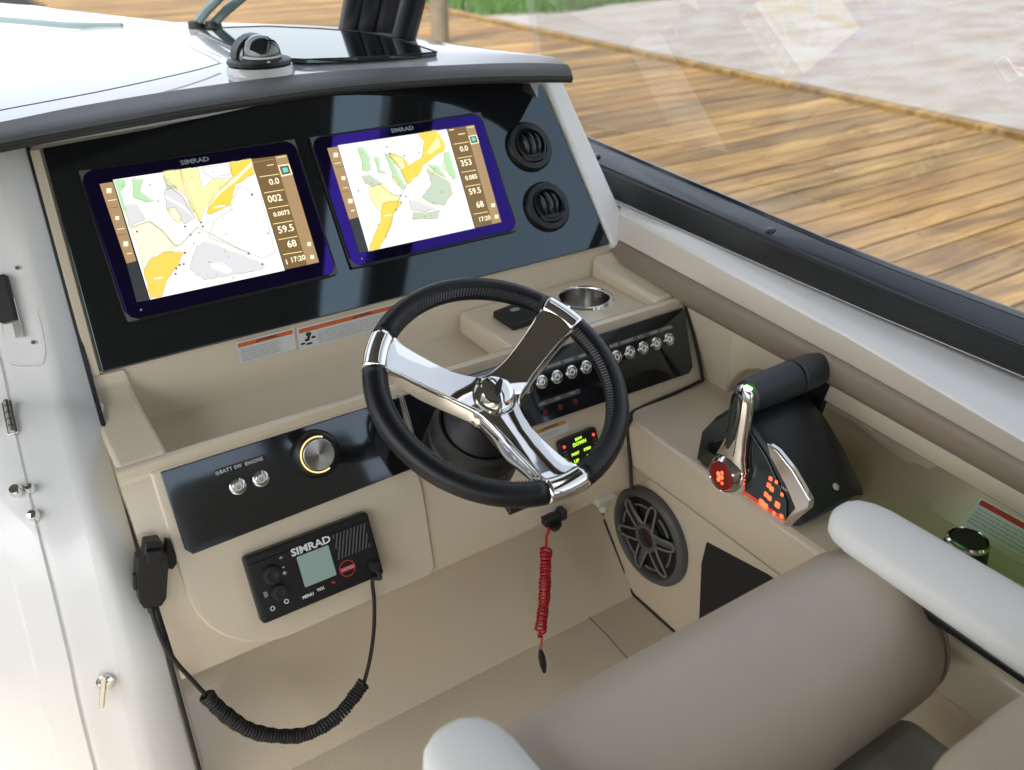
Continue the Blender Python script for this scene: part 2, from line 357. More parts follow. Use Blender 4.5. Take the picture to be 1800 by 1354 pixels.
dock = thing('dock', 'golden brown treated timber dock of crosswise planks beside the boat', None, (3, 5, DZ), kind='structure')
def plank_mesh(L, s):
    rnd = random.Random(s); w, h = .1335, .038; r = .004; nx = 2
    vs, fs = boxv((0, 0, -h/2), X_, Y_, Z_, L, w, h); return vs, fs
vs, fs = plank_mesh(DX1-DX0, 0)
pm = bpy.data.meshes.new('plank'); pm.from_pydata([tuple(v) for v in vs], [], fs); pm.materials.append(PLANK)
bm = bmesh.new(); bm.from_mesh(pm); bmesh.ops.recalc_face_normals(bm, faces=bm.faces)
bmesh.ops.bevel(bm, geom=[e for e in bm.edges if abs(e.verts[0].co.z) < 1e-6 and abs(e.verts[1].co.z) < 1e-6], offset=.005, segments=2, profile=.5, affect='EDGES'); bm.to_mesh(pm); bm.free()
for i in range(118):
    y = -.6+i*.1455
    o = bpy.data.objects.new('plank', pm); C.objects.link(o); o.parent = dock
    o.matrix_parent_inverse = WM['dock'].inverted()
    o.location = ((DX0+DX1)/2+random.uniform(-.010, .010), y, DZ+random.uniform(-.003, .002)); o.rotation_euler = (random.uniform(-.006, .006), 0, random.uniform(-.0012, .0012))
vs = []; fs = []
for i in range(60):
    for x in (1.62, 3.0, 4.48):
        for dy in (-.042, .042):
            c_ = V((x+random.uniform(-.008, .008), -.6+i*.1455+dy, DZ+.0030)); k = len(vs)
            vs += [c_+V((.0055*math.cos(a*math.pi/4), .0055*math.sin(a*math.pi/4), 0)) for a in range(8)]; fs.append(tuple(range(k, k+8)))
mesh('deck_screws', vs, fs, GREY_S, dock, smooth=False)['kind'] = 'stuff'
o = box('edge_board', (DX1+.055, 8, DZ-.01), (.085, 18, .075), PLANK, dock, bevel=.006)
for x in (1.6, 3.0, 4.5): box('joist', (x, 8, DZ-.12), (.05, 17, .15), PILE, dock, bevel=0)
sheet('quay', DX1+.10, 60, -20, 7.9, DZ-.004, QUAY, .8, 'pale sandy quay surface beyond the timber dock')
sheet('far_ground', DX1+.10, 120, 7.9, 160, DZ-.03, GROUND, .8, 'green ground beyond the quay')
# grass
def grass():
    vs = []; fs = []; rnd = random.Random(3)
    for i in range(16000):
        x = rnd.uniform(4.8, 13); y = 7.75+.05*(x-5)+rnd.random()**1.6*4.0+.15*math.sin(x*3)
        h = rnd.uniform(.05, .16)*(1+.5*math.sin(x*2.1+y)); a = rnd.uniform(0, 6.28); wv = .008; k = len(vs)
        dx, dy = math.cos(a)*wv, math.sin(a)*wv; lx, ly = rnd.uniform(-.05, .05), rnd.uniform(-.05, .05)
        vs += [(x-dx, y-dy, DZ-.04), (x+dx, y+dy, DZ-.04), (x+lx, y+ly, DZ-.03+h)]; fs.append((k, k+1, k+2))
    o = mesh('grass', vs, fs, GRASS, smooth=False); o['kind'] = 'stuff'; o['label'] = 'green grass growing at the far edge of the quay'
grass()
pl = thing('piling', 'weathered round timber piling standing at the dock beyond the black windscreen pillar', 'piling', (0, 0, 0))
pz = atz(774, 76, DZ)
lathe('post', Fr((pz.x, pz.y, -2.2), X_, Y_), 0, 0, [(.075, 0), (.07, 1.9), (.068, 2.6), (.0, 2.62)], PILE, pl, n=20)

# ================================================================ FRAMES of the helm
TP = math.radians(34)
PF = Fr(at(75, 262, (0, 1.495, -.353), (0, -math.cos(TP), math.sin(TP))), X_, (0, math.sin(TP), math.cos(TP)))   # instrument panel, v up
TF = math.radians(25)
FF = Fr((0, 1.078, -.69), X_, (0, math.sin(TF), math.cos(TF)))       # dash face: v up (negative down)

helm = thing('helm_console', 'beige moulded helm console carrying the black instrument panel and switch panels', 'helm console', (.6, 1.1, -1.25))
# --- dash moulding, profile along X (y,z)
ZF = -1.255
tray = [(1.306, -.640), (1.300, -.66), (1.300, -.722), (1.294, -.738), (1.278, -.745), (1.125, -.745), (1.110, -.738), (1.104, -.722), (1.102, -.690), (1.097, -.682), (1.088, -.679), (1.079, -.681), (1.0775, -.690),
        (1.0775-.0, -.692)]
def facept(v, off=0):
    p = FF.p(0, v, off); return (p.y, p.z)
low = [facept(-.010), facept(-.286), facept(-.292, -.004), facept(-.294, -.014), (1.03, -.962), (1.075, -.985), (1.100, -1.03), (1.098, -1.08), (1.075, -1.135), (.990, -1.235), (.978, -1.25), (.972, ZF), (.972, ZF-.05), (1.45, ZF-.05), (1.45, -.640)]
extr('dash_moulding', tray+low, .088, .952, GEL, helm, bevel=.0)
low2 = [facept(-.010), facept(-.153), facept(-.160, -.01), (1.05, -.85), (1.45, -.85), (1.45, -.640)]
extr('dash_end', tray+low2, .952, 1.130, GEL, helm)
# raised left end and right end of the tray, cup holder platform
extr('tray_end', [(1.300, -.640), (1.290, -.664), (1.262, -.676), (1.10, -.678), (1.080, -.682), (1.084, -.70), (1.10, -.75), (1.31, -.75)], .0905, .157, GEL, helm, bevel=.006, seg=3)
extr('tray_shelf', [(1.2995, -.698), (1.10, -.698), (1.10, -.746), (1.2995, -.746)], .738, 1.06, GEL, helm, bevel=.010, seg=3)
extr('tray_rim', [(1.2995, -.655), (1.26, -.672), (1.10, -.6785), (1.10, -.746), (1.2995, -.746)], 1.052, 1.128, GEL, helm, bevel=.009, seg=3)
# left lower face slab with its rounded corner
face = [(.1265, -.003), (.1255, -.1356)]
for a in range(0, 91, 15): face.append((.1255+.115-.115*math.cos(math.radians(a)), -.178-.115*math.sin(math.radians(a))))
face += [(.476, -.293), (.486, -.285), (.500, -.160), (.498, -.003)]
prism('dash_face', FF, face, -.03, .004, GEL, helm, bevel=.0035, seg=3)
# instrument panel (black acrylic) with curved top
up = lambda x, y: PF.uv(x, y)
pl_ = [up(180, 655), up(1070, 430), up(950, 148)]
tl, bl, br, tr = up(75, 262), up(180, 655), up(1070, 430), up(950, 148)
pan = [bl, br, tr, (tr[0]-.1, tr[1]+.014), (tr[0]-.25, tr[1]+.026), (tr[0]-.42, tr[1]+.032), (tr[0]-.58, tr[1]+.028), (tr[0]-.76, tr[1]+.012), tl]
prism('instrument_panel', PF, pan, -.006, .003, BLKG, helm, bevel=.0015)
bk = [(bl[0]-.02, bl[1]-.0), (br[0]+.02, br[1]-.0), (tr[0]+.02, tr[1]+.01), (.5, tr[1]+.035), (tl[0]-.02, tl[1]+.01)]
prism('panel_backing', PF, bk, -.05, -.008, GEL, helm, bevel=.004)
# white post right of the panel (three-sided moulding)
a0, a1 = PF.uv(953, 140), PF.uv(1074, 436)
b0, b1 = PF.uv(988, 140), PF.uv(1100, 420)
prism('panel_side_post', PF, [a0, a1, (a1[0]+.045, a1[1]-.01), (a1[0]+.05, a1[1]+.04), (a0[0]+.036, a0[1]+.02)], -.07, .010, WHITE, helm, bevel=.006, seg=3)
# thin pale strip left of the panel
prism('panel_left_trim', PF, [(tl[0]-.018, tl[1]), (bl[0]-.017, bl[1]-.003), (bl[0]-.004, bl[1]-.003), (tl[0]-.004, tl[1])], -.03, .002, GEL, helm, bevel=.001)
# --- eyebrow
fz, bz = -.3165, -.302
fe = [V(p) for p in [(-.12, 1.33, fz), (.075, 1.405, fz), (.235, 1.447, fz), (.425, 1.488, fz), (.632, 1.503, fz), (.842, 1.462, fz), (.965, 1.405, fz), (1.035, 1.358, fz)]]
be = [V(p) for p in [(-.12, 1.39, bz), (.094, 1.472, bz), (.218, 1.522, bz), (.400, 1.562, bz), (.632, 1.572, bz), (.868, 1.500, bz), (.985, 1.448, bz), (1.045, 1.390, bz)]]
fe = smoothpath(fe, 5); be = smoothpath(be, 5)
rows = []
for i, (a, b) in enumerate(zip(fe, be)):
    d = V((b.x-a.x, b.y-a.y, 0)).normalized(); k = 1 if i < len(fe)-2 else .8
    up3 = V((0, 0, .5))
    rows.append([b+V((0, 0, .001)), b.lerp(a, .55)+V((0, 0, .004)), a+d*.010+V((0, 0, .006)), a+d*.002+V((0, 0, .0)), a+V((0, 0, -.005)), a+d*.003+V((0, 0, -.012)), a+d*.015+V((0, 0, -.015)), a+d*.10+V((0, 0, -.016)), b+d*.03+V((0, 0, -.03))])
loft('eyebrow', [q[:3]+[q[3]] for q in rows], BROW, helm, auto=80)
loft('eyebrow_edge', [q[3:]+[q[0]+V((0, 0, -.003))] for q in rows], BROWD, helm, closed=True, caps=True, auto=80)
stp = [a+V((b.x-a.x, b.y-a.y, 0)).normalized()*-.0012+V((0, 0, -.006)) for a, b in zip(fe, be)]
tube('stitching', stp, .0011, BROWD, bpy.data.objects['eyebrow'], n=5)
# --- dash top
edge = [V((x, y, -.300)) for x, y in [(-.9, 1.9), (-.3, 2.2), (.0, 2.27), (.186, 2.29), (.445, 2.39), (.600, 2.35), (.720, 2.25), (.885, 2.06), (.955, 1.86), (.995, 1.66), (1.03, 1.46)]]
edge = smoothpath(edge, 4); bb = [V((-.9, 1.15, bz))]+[V(p) for p in [(-.5, 1.30, bz), (-.12, 1.39, bz)]]+be[5:]
def resample(P, n):
    L = [0]
    for a, b in zip(P, P[1:]): L.append(L[-1]+(b-a).length)
    out = []
    for i in range(n):
        s = L[-1]*i/(n-1); j = 0
        while j < len(L)-2 and L[j+1] < s: j += 1
        out.append(P[j].lerp(P[j+1], (s-L[j])/max(1e-9, L[j+1]-L[j])))
    return out
e2, b2 = resample(edge, 44), resample(bb, 44)
rows = []
for a, b in zip(b2, e2):
    r = [a+V((0, 0, -.02)), a]
    for k in range(1, 9):
        t = k/9; p = a.lerp(b, t); p.z = -.302+.010*math.sin(math.pi*t*.9); r.append(p)
    r += [b, b+V((0, 0, -.012)), b+V((.01, .02, -.10))]
    rows.append(r)
loft('dash_top', rows, WTOP, helm, auto=60)
def ztop(x, y): return -.2915
# dark glossy panel set into the dash top
DT = Fr((0, 0, -.2915), X_, Y_)
hp = [atz(x, y, -.2905) for x, y in [(348, 54), (400, 50), (470, 48), (560, 52), (640, 58), (700, 70), (768, 94), (700, 100), (625, 104), (535, 107), (470, 104), (400, 80)]]
prism('smoked_glass_panel', DT, [(p.x, p.y) for p in hp], -.004, .0032, BLKG, helm, bevel=.001)
tube('glass_panel_seal', [V((p.x, p.y, -.2880)) for p in hp], .0022, RUB, helm, n=6, closed=True, ell_=(.6, 1))
sp = smoothpath([atz(x, y, -.2885) for x, y in [(-60, 208), (0, 194), (180, 160), (330, 127), (385, 112)]], 8)
tube('deck_seam', sp, .0022, GREY, helm, n=5, ell_=(.4, 1))
sp = smoothpath([atz(x, y, -.2885) for x, y in [(60, 72), (200, 66), (300, 68), (345, 82), (388, 100)]], 8)
tube('deck_seam', sp, .0016, GREYW, helm, n=5, ell_=(.4, 1))
# --- port side trim strip, gasket, white bulkhead
gas = [(.126, 1.56, -.33), (.123, 1.5, -.356), (.106, 1.3, -.636), (.098, 1.2, -.681), (.090, 1.085, -.748), (.084, 1.01, -.85), (.082, .98, -.91), (.081, .972, -1.0), (.081, .972, -1.3)]
out = [(.090, 1.56, -.325), (.087, 1.5, -.350), (.064, 1.3, -.608), (.055, 1.2, -.66), (.0445, 1.06, -.735), (.036, 1.0, -.84), (.031, .98, -.90), (.022, .97, -1.0), (.004, .97, -1.3)]
g2 = smoothpath(gas, 5); o2 = smoothpath(out, 5)
tube('gasket', g2, .0032, RUB, helm, n=6)
rows = []
for g, o_ in zip(g2, o2):
    rows.append([g+V((.012, .05, 0)), g+V((-.0025, .003, 0)), g.lerp(o_, .12)+V((0, -.002, 0)), g.lerp(o_, .8)+V((0, -.002, 0)), o_+V((0, 0.001, 0)), o_+V((-.012, .010, 0))])
loft('port_trim_strip', rows, GREYW, helm, auto=70)

bulk = thing('cabin_bulkhead', 'bright white cabin bulkhead with hinges and latches at port side of the helm', 'bulkhead', (-.2, 1.3, -1.25))
BD = V((-.82, .42, 0)).normalized()
rows = []
for o_ in o2:
    s = o_+V((-.012, .010, 0)); r = [s]
    for dd, off in [(.03, 0), (.045, .004), (.052, .004), (.0525, -.002), (.0575, -.002), (.058, .004), (.10, .004), (.105, 0), (1.0, 0)]:
        r.append(s+BD*dd+V((-.42, -.82, 0))*off)
    rows.append(r)
loft('door_panel', rows, WHITE, bulk, auto=35)
def bpt(px, py, off=.0):      # point on bulkhead surface near a pixel
    a = at(px, py, o2[-1]+V((-.012, .01, 0)), V((-.42, -.82, -.12)))
    best = None
    r = RT*((px-CX)/F_PX)+DN*((py-CY)/F_PX)+FW
    for i in range(len(o2)-1):
        p0 = o2[i]+V((-.012, .010, 0)); p1 = o2[i+1]+V((-.012, .010, 0))
        n = (p1-p0).cross(BD)
        if abs(r.dot(n)) < 1e-9: continue
        q = r*(p0.dot(n)/r.dot(n))
        t = (q-p0).dot(p1-p0)
        # solve q = p0 + s*(p1-p0) + k*BD
        A = M(((p1-p0).to_tuple(), BD.to_tuple(), n.to_tuple())).transposed()
        sol = A.inverted() @ (q-p0)
        if -.001 <= sol[0] <= 1.001 and sol[1] > -.01:
            nn = n.normalized()
            if nn.dot(q) > 0: nn = -nn
            return q+nn*off, nn, (p0-p1).normalized()
    return a, V((-.42, -.82, 0)).normalized(), Z_
def bfr(px, py, off=.003):
    q, n, upv = bpt(px, py, off); u = upv.cross(n).normalized(); return Fr(q, u, upv)
f = bfr(12, 528)
hg = prism('door_latch', f, rrect(-.012, .012, -.035, .035, .004), 0, .012, RUB, bulk, bevel=.002)
prism('latch_plate', bfr(30, 560), rrect(-.006, .006, -.03, .03, .002), 0, .006, CHR2, bulk, bevel=.001)
f = bfr(20, 738)
hg = prism('hinge', f, rrect(-.007, .007, -.03, .03, .002), 0, .004, CHR, bulk, bevel=.001)
for k in range(5): lathe('knuckle', Fr(f.p(0, -.028+k*.012, .004), f.n, f.u), 0, 0, [(.004, 0)]+[(.004, 0)], CHR, hg, n=8) if 0 else tube('knuckle', [f.p(0, -.029+k*.012, .005), f.p(0, -.019+k*.012, .005)], .0042, CHR2, hg, n=8)
for (x, y, r) in [(32, 866, .009), (57, 862, .0065), (63, 908, .008)]:
    f = bfr(x, y); lathe('stud', f, 0, 0, [(r, 0), (r, .006), (r*.7, .011), (0, .012)], CHR, bulk, n=16)
f = bfr(188, 1195); lt = lathe('lever_latch', f, 0, 0, [(.012, 0), (.012, .004), (.008, .007), (0, .008)], CHR, bulk, n=18)
f2 = Fr(f.p(0, 0, .010), (f.u*.96-f.v*.2), (f.v*.96+f.u*.2)); prism('latch_lever', f2, rrect(-.0035, .0035, -.034, .020, .003), 0, .005, CHR2, lt, bevel=.001)
for x, y in [(32, 472), (60, 603)]:
    f = bfr(x, y); lathe('screw_cap', f, 0, 0, [(.003, 0), (.003, .001), (0, .0015)], GREY, bulk, n=10)
seam = [bpt(x, y, .0015)[0] for x, y in [(4, 560), (9, 610), (16, 635), (30, 645), (62, 645), (76, 638), (80, 615), (74, 575), (66, 545)]]
tube('hatch_outline', smoothpath(seam, 4), .0013, GREYW, bulk, n=5)

# ---------------------------------------------------------------- floor of the helm well
FLR = mat('nonskid_floor', (.62, .545, .415), .42, bump=.6, bscale=500, var=.06, vscale=4)
fl = sheet('cockpit_floor', -.9, 1.02, -1.6, 1.05, ZF, FLR, .06, 'beige moulded cockpit sole below the helm console')
tube('floor_seam', [atz(1035, 1085, ZF+.0008), atz(1068, 1118, ZF+.0008), atz(1140, 1200, ZF+.0008)], .0014, TAUPE, fl, n=5, ell_=(.5, 1))
# ---------------------------------------------------------------- stuff on the instrument panel
def chartplotter(label, q, zoff, zs, d):
    """q: four bezel corners in the photo (TL TR BR BL)."""
    c = [PF.uv(*p) for p in q]; u0 = (c[0][0]+c[3][0])/2; u1 = (c[1][0]+c[2][0])/2; v1 = (c[0][1]+c[1][1])/2; v0 = (c[2][1]+c[3][1])/2
    t = thing('chartplotter', label, 'chartplotter', PF.p((u0+u1)/2, v0, .003), 'chartplotters on the instrument panel')
    prism('housing', PF, rrect(u0, u1, v0, v1, .014), .003, .0085, BLKS, t, bevel=.001)
    prism('bezel_glass', PF, rrect(u0+.004, u1-.004, v0+.004, v1-.004, .012), .0086, .0100, BEZ, t, bevel=.0004)
    for (a, b, su, sv) in ((u0, v0, 1, 1), (u1, v0, -1, 1), (u1, v1, -1, -1), (u0, v1, 1, -1)):
        tri = [(a+su*.0015, b+sv*.0015), (a+su*.020, b+sv*.0015), (a+su*.008, b+sv*.008), (a+su*.0015, b+sv*.020)]
        prism('corner_cap', PF, tri, .0088, .0108, GREY, t, bevel=.0003)
    def Q(pts): return [PF.uv(zoff[0]+x/zs, zoff[1]+y/zs) for x, y in pts]
    mq = Q(d['map']); sc = prism('screen', PF, mq, .0100, .0106, E_WHITE, t)
    lay = [.0107]
    def pol(name, pts, m):
        lay[0] += .00006
        vs = [PF.p(u, v, lay[0]) for u, v in Q(pts)]
        bm = bmesh.new(); vv = [bm.verts.new(p) for p in vs]; f = bm.faces.new(vv); bmesh.ops.triangulate(bm, faces=[f]); me = bpy.data.meshes.new(name); bm.to_mesh(me); bm.free()
        me.materials.append(m); o = bpy.data.objects.new(name, me); link(o, sc); return o
    def rough(pts, n=4, amp=6):
        rnd = random.Random(len(pts)); out = []
        for i in range(len(pts)):
            a, b = pts[i], pts[(i+1) % len(pts)]; L = math.hypot(b[0]-a[0], b[1]-a[1]); k = max(1, int(L/28)) if L > 60 else 1
            out.append(a)
            for j in range(1, k): out.append((a[0]+(b[0]-a[0])*j/k+rnd.uniform(-amp, amp), a[1]+(b[1]-a[1])*j/k+rnd.uniform(-amp, amp)))
        return out
    OUT_ = []
    for nm, m, r, pts in d['poly']:
        q_ = rough(pts) if r else pts; pol(nm, q_, m)
        if r: OUT_.append((q_, m))
    vs_ = []; fs_ = []
    for q_, m in OUT_:
        if m in (E_WHITE,): continue
        for a, b in zip(q_, q_[1:]+q_[:1]):
            L_ = math.hypot(b[0]-a[0], b[1]-a[1]) or 1; nx, ny = -(b[1]-a[1])/L_*1.6, (b[0]-a[0])/L_*1.6; k_ = len(vs_)
            vs_ += [PF.p(*PF.uv(zoff[0]+x/zs, zoff[1]+y/zs), .0152-.0010) for x, y in ((a[0]+nx, a[1]+ny), (b[0]+nx, b[1]+ny), (b[0]-nx, b[1]-ny), (a[0]-nx, a[1]-ny))]; fs_.append((k_, k_+1, k_+2, k_+3))
    mesh('chart_contours', vs_, fs_, E_OLV, sc, smooth=False)
    rs_ = random.Random(11)
    for i_ in range(26):
        x_ = rs_.uniform(.12, .95); y_ = rs_.uniform(.06, .94); A4 = d['map']
        X0 = A4[0][0]+(A4[1][0]-A4[0][0])*x_; Y0 = A4[0][1]+(A4[1][1]-A4[0][1])*x_
        X1 = A4[3][0]+(A4[2][0]-A4[3][0])*x_; Y1 = A4[3][1]+(A4[2][1]-A4[3][1])*x_
        u, v = Q([(X0+(X1-X0)*y_, Y0+(Y1-Y0)*y_)])[0]
        text('sounding', str(rs_.randint(2, 38)), .0036, PF, u, v, .0143, E_SND, sc)
    for m, wd, pts in d['lines']:
        for a, b in zip(pts, pts[1:]):
            L = math.hypot(b[0]-a[0], b[1]-a[1]) or 1; nx, ny = -(b[1]-a[1])/L*wd/2, (b[0]-a[0])/L*wd/2
            pol('chart_line', [(a[0]+nx, a[1]+ny), (b[0]+nx, b[1]+ny), (b[0]-nx, b[1]-ny), (a[0]-nx, a[1]-ny)], m)
    for m, r, pts in d['dots']:
        for x, y in pts: pol('chart_mark', [(x-r, y-r), (x+r, y-r), (x+r, y+r), (x-r, y+r)], m)
    for s, x, y, size in d['text']:
        u, v = Q([(x, y)])[0]; text('readout', s, size, PF, u, v, .0122, E_TXT, sc, bold=.0002)
    u, v = Q([d['logo']])[0]; text('lettering', 'SIMRAD', .0105, PF, u, v, .0104, GINK, t, sx=1.25, bold=.0003)
    u, v = Q([d['dot']])[0]; lathe('sensor', PF, u, v, [(.0018, .0098), (.0018, .0105), (0, .0106)], GINK, t, n=10)
    return t
A_ = dict(map=[(245, 340), (1265, 185), (1515, 1008), (520, 1225)], logo=(850, 200), dot=(452, 1300),
 poly=[('sidebar', E_LBRN, 0, [(145, 372), (243, 356), (418, 940), (345, 960)]), ('sidebar', E_SLATE, 0, [(345, 962), (420, 942), (516, 1228), (420, 1245)]),
       ('data_column', E_BRN, 0, [(1268, 186), (1440, 165), (1680, 968), (1518, 1003)]), ('data_column', E_LBRN, 0, [(1440, 165), (1528, 152), (1768, 948), (1680, 968)]),
       ('chart_area', E_GRN, 0, [(250, 342), (330, 335), (345, 380), (300, 430), (345, 560), (330, 600)]),
       ('chart_area', E_GRN, 1, [(385, 335), (465, 340), (445, 430), (545, 500), (500, 510), (390, 470)]), 
       ('chart_area', E_GREY, 1, [(620, 420), (700, 390), (800, 520), (850, 620), (780, 670), (640, 560)]), ('chart_area', E_GREY, 1, [(335, 540), (420, 530), (480, 640), (360, 690)]),
       ('chart_area', E_GG, 1, [(610, 310), (650, 370), (720, 400), (640, 420)]),
       ('chart_area', E_LYEL, 1, [(610, 285), (740, 268), (770, 430), (845, 590), (790, 470), (690, 390), (640, 350)]),
       ('chart_area', E_LYEL, 1, [(745, 268), (870, 252), (900, 395), (940, 385), (965, 345), (1120, 330), (1000, 470), (930, 540), (885, 650), (800, 440)]),
       ('chart_area', E_YEL, 1, [(1100, 215), (1265, 190), (1290, 300), (1150, 375), (1110, 530), (960, 600), (935, 590), (990, 450), (1130, 330)]),
       ('chart_area', E_CREAM, 0, [(1270, 205), (1150, 320), (1010, 430), (900, 600), (1040, 440), (1160, 345), (1280, 225)]),
       ('chart_area', E_GREY2, 1, [(900, 250), (1090, 228), (1120, 300), (980, 335), (920, 300)]),
       ('chart_area', E_GREY2, 1, [(1165, 385), (1340, 470), (1440, 880), (1350, 925), (950, 765), (985, 650), (1110, 570)]),
       ('chart_area', E_GREY, 1, [(860, 830), (940, 800), (1365, 975), (1340, 1005), (920, 1085), (810, 1000)]),
       ('chart_area', E_GREY2, 0, [(960, 960), (1050, 950), (1130, 1010), (1100, 1040), (980, 1000)]),
       ('chart_area', E_CREAM, 1, [(372, 700), (520, 650), (610, 720), (690, 810), (720, 835), (690, 880), (560, 880), (470, 1010), (430, 830)]),
       ('chart_area', E_ORG, 1, [(472, 1015), (540, 920), (640, 870), (770, 880), (720, 980), (640, 1090), (605, 1205), (520, 1222)]),
       ('chart_area', E_LYEL, 1, [(645, 560), (700, 545), (752, 620), (735, 665), (690, 640)]), ('chart_area', E_WHITE, 0, [(665, 575), (700, 565), (735, 625), (722, 645), (695, 620)]),
       ('position_box', E_CREAM, 0, [(1462, 235), (1545, 222), (1572, 300), (1490, 318)]), ('position_box', E_BRN, 0, [(1472, 243), (1540, 232), (1560, 293), (1494, 307)]),
       ('position_mark', E_BLU, 0, [(1495, 255), (1530, 250), (1540, 280), (1505, 287)])],
 lines=[(E_ORG, 9, [(740, 268), (780, 420), (885, 655)]), (E_WHITE, 14, [(880, 780), (1350, 940)]), (E_WHITE, 12, [(1160, 420), (1345, 520)]), (E_WHITE, 16, [(620, 460), (760, 540), (860, 630)]),
        (E_OLV, 6, [(375, 698), (510, 650), (600, 715), (700, 830), (740, 825), (870, 690)]), (E_OLV, 4, [(870, 690), (960, 740), (1240, 885)]), (E_OLV, 4, [(640, 380), (760, 470), (800, 560), (870, 650)]),
        (E_LBRN, 5, [(1275, 215), (1430, 190)]), (E_LYEL, 5, [(1325, 322), (1470, 300)]), (E_LYEL, 5, [(1360, 440), (1505, 415)]), (E_LYEL, 5, [(1390, 555), (1540, 530)]), (E_LYEL, 5, [(1425, 670), (1570, 645)]), (E_LYEL, 5, [(1465, 785), (1605, 760)]), (E_LYEL, 5, [(1500, 895), (1640, 872)]),
        (E_LYEL, 6, [(1450, 180), (1520, 168)]), (E_LYEL, 6, [(1380, 238), (1430, 230)]), (E_CREAM, 5, [(205, 500), (270, 490)]), (E_BRN, 4, [(215, 555), (285, 545)]), (E_CREAM, 5, [(275, 712), (330, 703)]), (E_BRN, 4, [(272, 755), (345, 745)]), (E_CREAM, 6, [(345, 892), (385, 886)]), (E_WHITE, 10, [(545, 1075), (610, 1065)]), (E_WHITE, 10, [(985, 550), (1070, 535)]),
        (E_WHITE, 10, [(490, 380), (560, 560), (640, 640)]), (E_WHITE, 12, [(420, 500), (600, 690), (760, 790)])],
 dots=[(E_DK, 7, [(420, 728), (775, 690), (815, 750), (905, 690), (893, 660), (1268, 455), (1243, 890), (775, 885), (710, 1000), (705, 1040), (765, 968), (735, 975), (1345, 968)]), (E_OLV, 6, [(840, 815), (880, 735), (575, 505), (1130, 1070), (1388, 742), (515, 385), (315, 395)]),
       (E_CREAM, 18, [(214, 428), (338, 820)]), (E_CREAM, 14, [(275, 630), (1690, 820), (1712, 915)])],
 text=[('0.0', 1435, 355, .0145), ('002', 1440, 480, .0165), ('0.0073', 1490, 590, .0105), ('59.5', 1522, 705, .0165), ('68', 1565, 815, .0165), ('17:20', 1610, 925, .012), ('1', 1528, 950, .012)])
